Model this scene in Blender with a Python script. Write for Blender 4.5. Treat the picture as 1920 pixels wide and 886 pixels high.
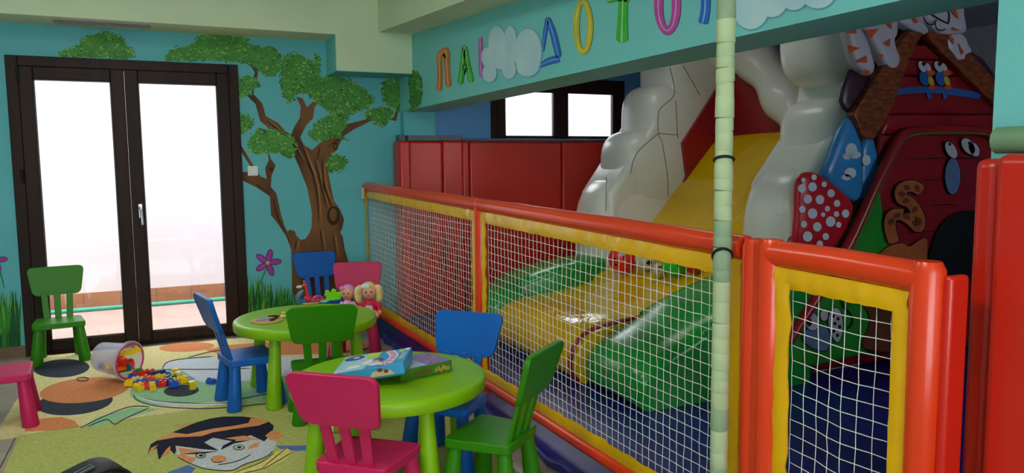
import bpy, bmesh, math, random
from mathutils import Vector, Matrix
random.seed(7)
sc = bpy.context.scene
for o in list(bpy.data.objects): bpy.data.objects.remove(o)
C = sc.collection
PI = math.pi

# ------------------------------------------------------------------ camera
F, YAW, PITCH, ROLL, CAMH = 1415.84, .4412, .096, -.0103, 1.3944
_cy, _sy, _cp, _sp = math.cos(YAW), math.sin(YAW), math.cos(PITCH), math.sin(PITCH)
FW = Vector((_sy*_cp, _cy*_cp, -_sp)); _r = Vector((_cy, -_sy, 0)); _u = _r.cross(FW)
RT = math.cos(ROLL)*_r + math.sin(ROLL)*_u; UP = -math.sin(ROLL)*_r + math.cos(ROLL)*_u
CP = Vector((0, 0, CAMH))
cd = bpy.data.cameras.new('camera'); cam = bpy.data.objects.new('camera', cd); C.objects.link(cam)
cd.sensor_width = 36; cd.lens = F/1920*36; cd.clip_start = .05
m = Matrix((RT, UP, -FW)).transposed().to_4x4(); m.translation = CP; cam.matrix_world = m
sc.camera = cam

def at(px, py, ax, v):
    """world point where the sight line of a measured photo point meets the plane ax = v"""
    d = FW + (px-960)/F*RT + (443-py)/F*UP
    return CP + d*((v-CP[ax])/d[ax])

# ------------------------------------------------------------------ light
w = bpy.data.worlds.new('sky'); sc.world = w; w.use_nodes = True
bg = w.node_tree.nodes['Background']; bg.inputs[0].default_value = (.93, .97, 1, 1); bg.inputs[1].default_value = 5.4
def area(name, loc, rot, sx, sy, power, col=(1, 1, 1)):
    l = bpy.data.lights.new(name, 'AREA'); l.shape = 'RECTANGLE'; l.size = sx; l.size_y = sy; l.energy = power; l.color = col
    o = bpy.data.objects.new(name, l); C.objects.link(o); o.location = loc; o.rotation_euler = rot; return o
area('ceiling_light', (-.4, 1.2, 2.95), (0, 0, 0), .6, 1.2, 30, (1, .97, .92))  # added fill overhead, stands for unseen ceiling lamps
area('ceiling_light', (-.4, 4.0, 2.95), (0, 0, 0), .6, 1.2, 16, (1, .97, .92))  # second added fill, further back, no fixture modelled
area('play_pit_fill', (3.1, 4.3, 2.7), (0, 0, 0), .5, .9, 4, (1, .97, .94))  # added fill to brighten the pads, blue wall and chute
vs = sc.view_settings
vs.view_transform = 'Standard'; vs.look = 'None'; vs.gamma = 1; vs.use_curve_mapping = False; vs.exposure = 0.42

# ------------------------------------------------------------------ helpers
def lin(c): return tuple((x/255/12.92 if x/255 <= .04045 else ((x/255+.055)/1.055)**2.4) for x in c)
MATS = {}
def mat(name, rgb, rough=.5, spec=.5, noise=None, bump=None, coat=0, metal=0, rgb2=None, sub=0):
    if name in MATS: return MATS[name]
    M = bpy.data.materials.new(name); M.use_nodes = True; nt = M.node_tree; b = nt.nodes['Principled BSDF']
    c = (*lin(rgb), 1)
    b.inputs['Base Color'].default_value = c; b.inputs['Roughness'].default_value = rough
    b.inputs['Specular IOR Level'].default_value = spec; b.inputs['Metallic'].default_value = metal
    if coat: b.inputs['Coat Weight'].default_value = coat; b.inputs['Coat Roughness'].default_value = .08
    tc = nt.nodes.new('ShaderNodeTexCoord')
    if noise:
        n = nt.nodes.new('ShaderNodeTexNoise'); n.inputs['Scale'].default_value = noise[0]; n.inputs['Detail'].default_value = 5
        mp = nt.nodes.new('ShaderNodeMapping')
        if len(noise) > 2: mp.inputs['Scale'].default_value = noise[2]
        nt.links.new(tc.outputs['Object'], mp.inputs[0]); nt.links.new(mp.outputs[0], n.inputs['Vector'])
        r = nt.nodes.new('ShaderNodeValToRGB'); a = noise[1]
        c2 = (*lin(rgb2), 1) if rgb2 else None
        r.color_ramp.elements[0].position = .32; r.color_ramp.elements[1].position = .68
        r.color_ramp.elements[0].color = c2 or (*[x*(1-a) for x in c[:3]], 1)
        r.color_ramp.elements[1].color = c if c2 else (*[min(1, x*(1+a)) for x in c[:3]], 1)
        nt.links.new(n.outputs['Fac'], r.inputs[0]); nt.links.new(r.outputs[0], b.inputs['Base Color'])
    if bump:
        n = nt.nodes.new('ShaderNodeTexNoise'); n.inputs['Scale'].default_value = bump[0]; n.inputs['Detail'].default_value = 4
        nt.links.new(tc.outputs['Object'], n.inputs['Vector'])
        bp = nt.nodes.new('ShaderNodeBump'); bp.inputs['Strength'].default_value = bump[1]; bp.inputs['Distance'].default_value = bump[2] if len(bump) > 2 else .01
        nt.links.new(n.outputs['Fac'], bp.inputs['Height']); nt.links.new(bp.outputs[0], b.inputs['Normal'])
    MATS[name] = M; return M
def glassmat(name, tint=(1, 1, 1), refl=.06, mixdiff=0, rough=0.0):
    M = bpy.data.materials.new(name); M.use_nodes = True; nt = M.node_tree; nt.nodes.clear()
    out = nt.nodes.new('ShaderNodeOutputMaterial'); t = nt.nodes.new('ShaderNodeBsdfTransparent'); g = nt.nodes.new('ShaderNodeBsdfGlossy')
    t.inputs[0].default_value = (*tint, 1); g.inputs['Roughness'].default_value = rough
    mx = nt.nodes.new('ShaderNodeMixShader'); mx.inputs[0].default_value = refl
    nt.links.new(t.outputs[0], mx.inputs[1]); nt.links.new(g.outputs[0], mx.inputs[2]); last = mx
    if mixdiff:
        d = nt.nodes.new('ShaderNodeBsdfDiffuse'); d.inputs[0].default_value = (.85, .85, .95, 1)
        m2 = nt.nodes.new('ShaderNodeMixShader'); m2.inputs[0].default_value = mixdiff
        nt.links.new(mx.outputs[0], m2.inputs[1]); nt.links.new(d.outputs[0], m2.inputs[2]); last = m2
    nt.links.new(last.outputs[0], out.inputs[0]); return M

class MB:
    def __init__(s): s.v = []; s.f = []; s.mi = []; s.cur = 0
    def add(s, vs, fs):
        n = len(s.v); s.v += [tuple(v) for v in vs]
        for f in fs: s.f.append(tuple(i+n for i in f)); s.mi.append(s.cur)
        return s
    def box(s, a, b, M=None):
        (x0, y0, z0), (x1, y1, z1) = a, b
        vs = [Vector(p) for p in ((x0,y0,z0),(x1,y0,z0),(x1,y1,z0),(x0,y1,z0),(x0,y0,z1),(x1,y0,z1),(x1,y1,z1),(x0,y1,z1))]
        if M: vs = [M @ v for v in vs]
        return s.add(vs, [(0,3,2,1),(4,5,6,7),(0,1,5,4),(1,2,6,5),(2,3,7,6),(3,0,4,7)])
    def tube(s, pts, r, n=10, closed=False, cap=True):
        pts = [Vector(p) for p in pts]; k = len(pts); rs = r if isinstance(r, (list, tuple)) else [r]*k
        vs = []; up0 = None
        for i, p in enumerate(pts):
            if closed: d = pts[(i+1) % k]-pts[i-1]
            else: d = pts[min(i+1, k-1)]-pts[max(i-1, 0)]
            d.normalize()
            if up0 is None or abs(up0.dot(d)) > .99:
                up0 = Vector((0, 0, 1)) if abs(d.z) < .9 else Vector((1, 0, 0))
            a = d.cross(up0).normalized(); b = d.cross(a).normalized(); up0 = a.cross(d)*1.0
            for j in range(n):
                t = 2*PI*j/n; vs.append(p + rs[i]*(math.cos(t)*a + math.sin(t)*b))
        fs = []
        for i in range(k if closed else k-1):
            for j in range(n):
                A, B = i*n+j, i*n+(j+1) % n; i2 = (i+1) % k; fs.append((A, B, i2*n+(j+1) % n, i2*n+j))
        if cap and not closed: fs += [tuple(range(n))[::-1], tuple(range((k-1)*n, k*n))]
        return s.add(vs, fs)
    def lathe(s, prof, n=24, M=None, cap=True):
        vs = []; k = len(prof)
        for r, z in prof:
            for j in range(n):
                v = Vector((r*math.cos(2*PI*j/n), r*math.sin(2*PI*j/n), z)); vs.append(M @ v if M else v)
        fs = [(i*n+j, i*n+(j+1) % n, (i+1)*n+(j+1) % n, (i+1)*n+j) for i in range(k-1) for j in range(n)]
        if cap: fs += [tuple(range(n))[::-1], tuple(range((k-1)*n, k*n))]
        return s.add(vs, fs)
    def prism(s, poly, d):
        """poly: 3D points of a planar outline, d: extrusion vector"""
        P = [Vector(p) for p in poly]; d = Vector(d); n = len(P)
        nv = Vector((0, 0, 0))
        for i in range(n): nv += P[i].cross(P[(i+1) % n])
        if nv.dot(d) > 0: P = P[::-1]
        return s.add(P+[p+d for p in P], [tuple(range(n)), tuple(range(2*n-1, n-1, -1))]+[(i, n+i, n+(i+1) % n, (i+1) % n) for i in range(n)])
    def sup(s, c, r, e=.35, nu=24, nv=14, M=None):
        """superellipsoid: e=1 ellipsoid, e->0 box"""
        def pw(x): return math.copysign(abs(x)**e, x)
        vs = []
        for i in range(nv+1):
            a = -PI/2+PI*i/nv
            for j in range(nu):
                b = 2*PI*j/nu
                v = Vector((r[0]*pw(math.cos(a))*pw(math.cos(b)), r[1]*pw(math.cos(a))*pw(math.sin(b)), r[2]*pw(math.sin(a))))
                if M: v = M @ v
                vs.append(v+Vector(c))
        fs = [(i*nu+j, i*nu+(j+1) % nu, (i+1)*nu+(j+1) % nu, (i+1)*nu+j) for i in range(nv) for j in range(nu)]
        return s.add(vs, fs)
    def puff(s, poly, nrm, depth, c=None):
        """cushion: planar star-shaped outline swelling along nrm"""
        P = [Vector(p) for p in poly]; n = len(P); nrm = Vector(nrm)
        c = Vector(c) if c else sum(P, Vector())/n
        vs = []; sc_ = [(1, -.3), (1, 0), (.985, .3), (.95, .6), (.86, .85), (.6, .97), (.25, 1)]
        for k, h in sc_: vs += [c+(p-c)*k+nrm*depth*h for p in P]
        fs = [(i*n+j, i*n+(j+1) % n, (i+1)*n+(j+1) % n, (i+1)*n+j) for i in range(len(sc_)-1) for j in range(n)]
        fs += [tuple(range((len(sc_)-1)*n, len(sc_)*n)), tuple(range(n))[::-1]]
        return s.add(vs, fs)
    def build(s, name, mats, parent=None, smooth=None, bevel=0, loc=None):
        me = bpy.data.meshes.new(name); me.from_pydata(s.v, [], s.f)
        mats = mats if isinstance(mats, (list, tuple)) else [mats]
        for M in mats: me.materials.append(M)
        if len(mats) > 1: me.polygons.foreach_set('material_index', s.mi)
        bm = bmesh.new(); bm.from_mesh(me); bmesh.ops.recalc_face_normals(bm, faces=bm.faces); bm.to_mesh(me); bm.free()
        if smooth:
            me.polygons.foreach_set('use_smooth', [True]*len(me.polygons)); me.set_sharp_from_angle(angle=math.radians(smooth))
        me.update(); o = bpy.data.objects.new(name, me); C.objects.link(o)
        if parent: o.parent = parent
        if loc: o.location = loc
        if bevel:
            b = o.modifiers.new('bevel', 'BEVEL'); b.width = bevel; b.segments = 3; b.limit_method = 'ANGLE'; b.angle_limit = math.radians(40)
            me.polygons.foreach_set('use_smooth', [True]*len(me.polygons)); me.set_sharp_from_angle(angle=math.radians(50))
        return o
def tag(o, label=None, cat=None, group=None, kind=None):
    if label: o['label'] = label
    if cat: o['category'] = cat
    if group: o['group'] = group
    if kind: o['kind'] = kind
    return o
def empty(name, loc=(0, 0, 0), rz=0):
    o = bpy.data.objects.new(name, None); C.objects.link(o); o.location = loc; o.rotation_euler = (0, 0, rz); o.empty_display_size = .1; return o
def struct(o, label=None): o['kind'] = 'structure'; tag(o, label); return o
def boxo(name, a, b, M, parent=None, bevel=0): return MB().box(a, b).build(name, M, parent, bevel=bevel)
def copy_tree(o, parent=None):
    c = o.copy(); C.objects.link(c); c.parent = parent
    for ch in [x for x in bpy.data.objects if x.parent == o]: copy_tree(ch, c)
    return c
def smooth_poly(pts, k=4, closed=True):
    out = []; n = len(pts)
    for i in range(n if closed else n-1):
        g = (lambda j: pts[j % n]) if closed else (lambda j: pts[max(0, min(n-1, j))])
        p0, p1, p2, p3 = g(i-1), g(i), g(i+1), g(i+2)
        for q in range(k):
            t = q/k
            out.append(tuple(.5*(2*b+(c-a)*t+(2*a-5*b+4*c-d)*t*t+(3*b-a-3*c+d)*t**3) for a, b, c, d in zip(p0, p1, p2, p3)))
    if not closed: out.append(pts[-1])
    return out
def ell(cx, cy, rx, ry, n=28, rot=0):
    return [(cx+rx*math.cos(t)*math.cos(rot)-ry*math.sin(t)*math.sin(rot), cy+rx*math.cos(t)*math.sin(rot)+ry*math.sin(t)*math.cos(rot)) for t in [2*PI*i/n for i in range(n)]]
def ribbon(pts, wd, k=6):
    """outline of a brush stroke along pts, wd one width or one per point, round ends"""
    ws = wd if isinstance(wd, (list, tuple)) else [wd]*len(pts)
    P = smooth_poly([(*p, q) for p, q in zip(pts, ws)], k, closed=False)
    L, Rr = [], []
    for i, (x, y, q) in enumerate(P):
        a, b = P[max(0, i-1)], P[min(len(P)-1, i+1)]; dx, dy = b[0]-a[0], b[1]-a[1]; l = math.hypot(dx, dy) or 1; dx, dy = dx/l, dy/l
        e = 1 if 0 < i < len(P)-1 else .45
        L.append((x-dy*q/2*e, y+dx*q/2*e)); Rr.append((x+dy*q/2*e, y-dx*q/2*e))
    return L+Rr[::-1]
OUT = {0: Vector((-1, 0, 0)), 1: Vector((0, -1, 0)), 2: Vector((0, 0, 1))}
def paint(name, polys, ax, v, M, parent, lift=.001, th=.001, label=None):
    """flat painted or printed patch lying on the plane ax = v"""
    n = OUT[ax]; first = None
    for poly in polys:
        o = MB().prism([at(x, y, ax, v)+n*lift for x, y in poly], n*th).build(name, M, parent); first = first or o
    if label: first['label'] = label
    return first

# ------------------------------------------------------------------ materials
teal = mat('teal_paint', (94, 180, 188), .55, .3, (1.2, .05), (160, .05, .003))
teal_lit = mat('teal_paint_lit', (120, 202, 200), .55, .3, (1.2, .04), (160, .05, .003))  # lighter copy of the wall teal, light on left-facing faces painted in
blue_wall = mat('blue_paint', (92, 150, 205), .5, .3, (1.5, .06), (160, .05, .003))
white_plaster = mat('cream_plaster', (208, 222, 188), .7, .3, (2, .04), (120, .06, .003))
ceil_m = mat('ceiling_white', (214, 210, 216), .8, .3, (2, .03))
tile_m = mat('floor_tile', (166, 150, 138), .28, .5, (5, .16), (60, .05, .002))
grout_m = mat('grout', (120, 110, 102), .9, .2, (40, .1))
wood = mat('dark_walnut', (42, 21, 13), .5, .2, (9, .35, (1, 1, .08)), (60, .06, .002))
vinyl_red = mat('red_vinyl', (204, 36, 18), .3, .5, (3, .06), (7, .16, .02))
vinyl_tube = mat('orange_red_vinyl', (226, 62, 20), .24, .5, (3, .05), (9, .10, .012))
vinyl_yellow = mat('yellow_vinyl', (232, 176, 12), .22, .5, (4, .06), (14, .35, .015))
vinyl_blue = mat('blue_vinyl', (10, 22, 112), .38, .5, (4, .15), (8, .25, .02))
cord = mat('net_cord', (236, 234, 224), .8, .2, (30, .06))
pl_green = mat('lime_table_plastic', (132, 186, 12), .38, .4, (3, .03), (300, .06, .001))
pl_dgreen = mat('green_chair_plastic', (46, 124, 4), .42, .3, (3, .03), (300, .06, .001))
pl_blue = mat('blue_chair_plastic', (16, 94, 182), .42, .3, (3, .03), (300, .06, .001))
pl_pink = mat('pink_chair_plastic', (194, 30, 88), .44, .3, (3, .03), (300, .06, .001))
inf_white = mat('white_inflatable_vinyl', (222, 222, 212), .26, .5, (3, .04), (9, .14, .02))
inf_yellow = mat('yellow_inflatable_vinyl', (222, 176, 8), .13, .5, (3, .06), (4, .4, .04))
inf_green = mat('green_inflatable_vinyl', (22, 142, 48), .22, .5, (3, .08), (6, .12, .02))
inf_red = mat('dark_red_inflatable_vinyl', (150, 22, 30), .28, .5, (3, .1), (7, .14, .02))
grey_ledge = mat('grey_ledge', (96, 104, 116), .5, .4, (6, .06))
black = mat('black_ink', (14, 14, 16), .6, .3, (20, .05))
glass = glassmat('door_glass', (1, 1, 1), .05)
steel = mat('satin_steel', (190, 190, 190), .3, .5, (20, .03), metal=.9)

# ------------------------------------------------------------------ room
D = 6.56; ZC = 3.0
fl = struct(boxo('floor', (-3.2, -3, -.12), (8, D+.2, -.012), grout_m), 'grout bed under the floor tiles')
tile_me = None
TS = .42
for i in range(-6, 5):
    for j in range(0, 15):
        x0, y0 = i*TS-.3, .6+j*TS
        if x0 > 1.7 or y0 > D: continue
        if -.62 < x0 and x0+TS < 1.2 and y0 > 2.7 and y0+TS < 6.3: continue      # wholly under the rugs
        if tile_me is None:
            o = boxo('tile', (.003, .003, -.013), (TS-.003, TS-.003, 0), tile_m, fl); tile_me = o.data
        else:
            o = bpy.data.objects.new('tile', tile_me); C.objects.link(o); o.parent = fl
        o.location = (x0, y0, 0)
# walls: one back wall with a door and a window opening
gx = lambda px: at(px, 380, 1, D).x
DX0, DX1, DZ = -.925, .658, 2.21
WX0, WX1, WZ0, WZ1 = 2.89, 4.365, 1.63, 2.215
wb = MB(); T = .22
wb.box((-3.2, D, 0), (DX0, D+T, 3)).box((DX0, D, DZ), (DX1, D+T, 3)).box((DX1, D, 0), (2.3, D+T, 3))
wall_back = struct(wb.build('wall_back', teal), 'teal painted wall with a tree mural')
wb = MB().box((2.3, D, 0), (WX0, D+T, 3)).box((WX0, D, 0), (WX1, D+T, WZ0)).box((WX0, D, WZ1), (WX1, D+T, 3)).box((WX1, D, 0), (8, D+T, 3))
wall_play = struct(wb.build('wall_play', blue_wall), 'blue painted wall behind the bouncy castle')
struct(boxo('wall_left', (-3.4, -3, 0), (-3.2, D+T, 3), teal), 'teal side wall')
wr_ = MB().box((-3.4, -3.2, 0), (2.3, -3, .8)).box((-3.4, -3.2, 2.5), (2.3, -3, 3)).box((-3.4, -3.2, .8), (-2.6, -3, 2.5)).box((1.4, -3.2, .8), (2.3, -3, 2.5)); struct(wr_.build('wall_rear', teal), 'teal wall behind the camera with a wide opening added for light')  # unseen opening, made up and sized to let sky light in from behind
struct(boxo('ceiling', (-3.4, -3, ZC), (2.3, D+T, ZC+.1), white_plaster), 'cream ceiling')
struct(boxo('ceiling_play', (2.3, -.2, 2.75), (8, D, 2.9), ceil_m), 'white ceiling over the play pit')
wr = MB().box((7.8, -.2, 0), (8, D, 2.2)).build('wall_right', blue_wall); struct(wr, 'blue far wall of the play pit')
boxo('upper_band', (7.79, -.2, 2.2), (8, D, 2.75), ceil_m, wr)
boxo('window_frame', (7.76, 4.6, 1.5), (7.8, 6.2, 1.98), wood, wr)
struct(MB().box((2.3, -.3, 0), (8, -.2, 1.3)).box((2.3, -.3, 2.0), (8, -.2, 2.9)).box((2.3, -.3, 1.3), (4.0, -.2, 2.0)).box((5.4, -.3, 1.3), (8, -.2, 2.0)).build('wall_front', blue_wall), 'blue near wall of the play pit with an opening added for light')  # unseen opening added so daylight reaches the printed house front
# pilasters
for n, a, b in (('pilaster', (2.01, D-.10, 0), (2.30, D, 1.86)),):
    struct(boxo(n, a, b, teal), 'teal pilaster beside the red wall pads')
struct(boxo('trim_1', (-3.2, D-.0012, 2.33), (1.31, D, 2.44), teal), 'shallow teal step under the bulkhead')
# bulkhead, box beam, soffit, long beam
YB = 6.18
struct(boxo('bulkhead', (-3.2, YB, 2.44), (2.01, D, 3.0), white_plaster), 'cream bulkhead over the glass doors')
bx = struct(boxo('box_beam', (1.375, YB, 2.155), (2.01, D, 2.44), white_plaster), 'cream box beam below the bulkhead')
boxo('end_panel', (1.371, YB+.002, 2.155), (1.375, D, 2.44), teal_lit, bx)
boxo('underside_panel', (1.371, YB+.002, 2.151), (2.01, D, 2.155), teal, bx)
zs = lambda y: 2.476-.0608*(6.147-y)
sf = MB().prism([(1.725, YB, zs(YB)), (1.725, -1, zs(-1)), (1.725, -1, 3), (1.725, YB, 3)], (.285, 0, 0)).build('soffit', white_plaster); struct(sf, 'cream sloping soffit beside the long beam')
XB = 2.01
beam = struct(boxo('beam', (XB, 1.27, 1.86), (2.30, D, 3.0), teal_lit), 'long teal beam with painted letters')
struct(boxo('wall_column', (2.0, -3, 1.45), (2.3, 1.27, 3), teal_lit), 'teal wall above the near red pads')
struct(boxo('wall_column_base', (2.0, -3, 0), (2.3, 1.27, 1.45), teal_lit), 'teal wall behind the near red pads')
# baseboards
for x0, x1 in ((-3.2, DX0), (DX1, 1.64)):
    struct(boxo('baseboard_back', (x0, D-.012, 0), (x1, D, .085), mat('brown_tile', (120, 92, 66), .4, .4, (8, .12))), 'brown tile baseboard')
# vent in bulkhead underside
v = tag(empty('ceiling_vent', (-.2, 6.3, 2.44)), 'long grey slotted air vent in the bulkhead underside', 'vent')
vx0, vx1 = at(100, 38, 2, 2.44).x, at(282, 50, 2, 2.44).x; vy = 6.33
vm = mat('vent_grey', (150, 150, 148), .5, .4, (10, .05))
v.location = (0, 0, 0)
mb = MB(); mb.box((vx0, vy-.07, 2.43), (vx1, vy-.055, 2.44)).box((vx0, vy+.055, 2.43), (vx1, vy+.07, 2.44)).box((vx0, vy-.055, 2.43), (vx0+.015, vy+.055, 2.44)).box((vx1-.015, vy-.055, 2.43), (vx1, vy+.055, 2.44)).build('frame', vm, v)
for k in range(4): MB().box((vx0+.015, -.012, -.002), (vx1-.015, .012, .002), Matrix.Rotation(.6, 4, 'X')).build('slat', vm, v, loc=(0, vy-.04+k*.027, 2.432))

# ------------------------------------------------------------------ outside terrace
pinkwall = mat('terrace_plaster', (226, 204, 204), .9, .1, (1, .02))
struct(boxo('terrace_floor', (-6, D+T, -.12), (9, 10, -.02), mat('terrace_tile', (176, 142, 132), .6, .3, (3, .06))), 'pale pink terrace floor outside')
tw = struct(boxo('terrace_wall', (-6, 8.6, -.1), (9, 8.8, 2.6), pinkwall), 'pale plaster terrace wall outside the doors')
skm = mat('terrace_skirting', (168, 104, 74), .6, .3, (6, .1))
for k in range(16): boxo('skirting_tile', (-3+k*.33, 8.585, -.02), (-3+k*.33+.324, 8.6, .15), skm, tw)
tag(MB().tube([(-4, 8.47, 0), (0, 8.48, 0), (4, 8.46, 0)], .022, 10).build('garden_hose', mat('hose_green', (60, 150, 122), .4, .5, (8, .06)), smooth=50), 'green hose lying along the terrace wall', 'hose')

# ------------------------------------------------------------------ french doors and window
def leaf(par, x0, x1, z0, z1, st, rb, y, pane_name='pane'):
    l = MB()
    l.box((x0, y-.03, z0), (x0+st, y+.03, z1)).box((x1-st, y-.03, z0), (x1, y+.03, z1)).box((x0+st, y-.03, z0), (x1-st, y+.03, z0+rb)).box((x0+st, y-.03, z1-st), (x1-st, y+.03, z1))
    o = l.build('door_leaf', wood, par, bevel=.006)
    g = MB(); a, b, c, d = x0+st, x1-st, z0+rb, z1-st; gm = mat('bead', (40, 24, 18), .4, .5, (10, .1))
    for p, q in (((a, y-.022, c), (a+.008, y+.0, d)), ((b-.008, y-.022, c), (b, y, d)), ((a, y-.022, c), (b, y, c+.008)), ((a, y-.022, d-.008), (b, y, d))): g.box(p, q)
    g.build('glazing_bead', gm, o)
    boxo(pane_name, (a, y-.004, c), (b, y+.004, d), glass, o)
    return o
dr = struct(empty('door_1', (0, 0, 0)), 'dark wood double glass doors')
fr = MB(); fw = .075
fr.box((DX0, D-.025, 0), (DX0+fw, D+.1, DZ)).box((DX1-fw, D-.025, 0), (DX1, D+.1, DZ)).box((DX0+fw, D-.025, DZ-fw), (DX1-fw, D+.1, DZ)).box((DX0+fw, D-.01, 0), (DX1-fw, D+.1, .03))
fr.build('frame', wood, dr, bevel=.005)
mid = (at(246, 380, 1, D).x+at(246, 380, 1, D).x)/2
l1 = leaf(dr, DX0+fw, mid, .03, DZ-fw, .092, .075, D-.005)
l2 = leaf(dr, mid+.002, DX1-fw, .03, DZ-fw, .092, .075, D-.005)
hp = at(264, 400, 1, D-.04)
h = MB().box((hp.x-.014, D-.043, hp.z-.035), (hp.x+.014, D-.035, hp.z+.075)).build('handle_plate', steel, l2, bevel=.003)
MB().tube([(hp.x, D-.04, hp.z+.045), (hp.x, D-.085, hp.z+.045), (hp.x+.004, D-.09, hp.z+.03), (hp.x+.008, D-.09, hp.z-.085)], .0105, 10).build('handle', steel, l2, smooth=50)
for px, py in ((33, 138), (42, 330), (428, 150)):
    p = at(px, py, 1, D-.03); MB().tube([(p.x, D-.036, p.z-.05), (p.x, D-.036, p.z+.05)], .011, 10).build('hinge', black, dr, smooth=50)
wn = struct(empty('window_1'), 'dark wood window behind the bouncy castle')
fr = MB(); fw = .06
fr.box((WX0, D-.03, WZ0), (WX0+fw, D+.1, WZ1)).box((WX1-fw, D-.03, WZ0), (WX1, D+.1, WZ1)).box((WX0+fw, D-.03, WZ1-fw), (WX1-fw, D+.1, WZ1)).box((WX0+fw, D-.03, WZ0), (WX1-fw, D+.1, WZ0+.012)).build('frame', wood, wn, bevel=.005)
wm = at(1049, 220, 1, D).x
for a, b in ((WX0+fw, wm), (wm+.002, WX1-fw)):
    o = leaf(wn, a, b, WZ0+.012, WZ1-fw, .075, .01, D-.005); o.name = 'sash'

# ------------------------------------------------------------------ mural on the back wall
bark = mat('mural_bark', (128, 84, 40), .6, .3, (6, .5, (1, 1, .25)), rgb2=(72, 42, 18))
bark_d = mat('mural_bark_line', (52, 30, 12), .6, .3, (20, .1))
bark_l = mat('mural_bark_light', (164, 116, 62), .6, .3, (20, .1))
trunk = [(548,560),(546,468),(536,441),(520,418),(508,403),(506,368),(479,350),(446,334),(446,322),(466,322),(470,312),(446,275),(446,262),(474,308),(488,330),(500,335),(497,315),(504,300),(501,277),(508,298),(517,310),(509,330),(508,350),(518,362),(527,402),(533,422),(539,434),(543,430),(552,432),(556,441),(563,449),(572,448),(580,437),(584,425),(585,400),(576,352),(560,311),(546,280),(534,257),(510,245),(488,227),(479,195),(458,174),(472,179),(471,156),(478,136),(470,124),(446,111),(420,107),(385,102),(420,103),(447,105),(474,120),(485,131),(506,116),(484,136),(479,158),(475,176),(492,194),(498,217),(521,230),(535,246),(546,252),(551,239),(562,221),(564,199),(555,181),(567,184),(576,201),(594,183),(609,176),(590,201),(587,221),(574,235),(563,257),(569,271),(585,281),(596,271),(610,258),(632,250),(641,233),(643,194),(647,194),(649,233),(673,227),(695,221),(720,217),(738,221),(745,199),(760,184),(748,200),(743,227),(720,221),(695,227),(664,242),(646,254),(636,270),(632,280),(619,294),(616,325),(621,352),(626,376),(638,393),(645,411),(642,427),(638,435),(643,445),(646,466),(656,500),(660,560)]
mw = paint('painted_trunk', [trunk], 1, D, bark, wall_back, label='painted brown tree trunk with twisted branches')
lines = [[(590,300),(600,340),(612,390)],[(575,300),(592,350),(598,420),(594,470)],[(604,300),(608,350),(628,400)],[(562,262),(580,310),(590,330)],[(545,262),(566,300)],[(500,226),(540,258)],[(556,450),(552,470)],[(600,430),(606,470)],[(624,440),(630,480)],[(512,370),(522,410),(545,455)],[(480,345),(505,362)],[(600,275),(594,300)],[(640,258),(614,275)]]
paint('bark_line', [ribbon(l, [2, 3, 1.5][:len(l)] if len(l) > 2 else [3, 1.5], 4) for l in lines], 1, D-.002, bark_d, mw)
paint('bark_highlight', [ribbon([(x+5, y) for x, y in l], [1, 2.5, 1][:len(l)] if len(l) > 2 else [2, 1], 4) for l in lines[:9]], 1, D-.002, bark_l, mw)
paint('bark_knot', [ell(625, 404, 12, 18), ell(629, 274, 5, 7), ell(509, 317, 4, 4)], 1, D-.003, bark_d, mw)
paint('bark_knot_ring', [ell(625, 402, 7, 12), ell(629, 274, 2.5, 4)], 1, D-.004, bark, mw)
leafm = [mat('mural_leaf', (76, 142, 60), .6, .3, (9, .2)), mat('mural_leaf_dark', (40, 108, 46), .6, .3, (9, .2)), mat('mural_leaf_light', (132, 184, 92), .6, .3, (9, .2))]
def foliage(poly, ax, v, par, n):
    mb = MB(); P = smooth_poly(poly, 6); nr = OUT[ax]
    Q = [(x+random.uniform(-3, 3), y+random.uniform(-3, 3)) for x, y in P]
    mb.prism([at(x, y, ax, v)+nr*.003 for x, y in Q], nr*.001)
    xs = [p[0] for p in P]; ys = [p[1] for p in P]
    def inside(x, y):
        c = False; j = len(P)-1
        for i in range(len(P)):
            if (P[i][1] > y) != (P[j][1] > y) and x < (P[j][0]-P[i][0])*(y-P[i][1])/(P[j][1]-P[i][1])+P[i][0]: c = not c
            j = i
        return c
    k = 0
    while k < n:
        if k < n*.35: i = random.randrange(len(P)); x, y = P[i][0]+random.uniform(-3, 3), P[i][1]+random.uniform(-3, 3)
        else:
            x, y = random.uniform(min(xs), max(xs)), random.uniform(min(ys), max(ys))
            if not inside(x, y): continue
        k += 1; t = (y-min(ys))/(max(ys)-min(ys))
        mb.cur = random.choices((0, 1, 2), (2, 1.5, 1.5))[0]
        r = random.uniform(1.2, 3.0); c = at(x, y, ax, v)+nr*(.0045+random.random()*.002)
        q = at(x+1, y, ax, v)-at(x, y, ax, v); e = at(x, y+1, ax, v)-at(x, y, ax, v); a0 = random.random()*6
        mb.add([c+q*r*math.cos(a0+a)*random.uniform(.6, 1.2)+e*r*.8*math.sin(a0+a)*random.uniform(.6, 1.2) for a in (0, 1.25, 2.5, 3.75, 5)], [(0, 1, 2, 3, 4)])
    return tag(mb.build('painted_foliage', leafm, par), kind='stuff')
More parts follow.
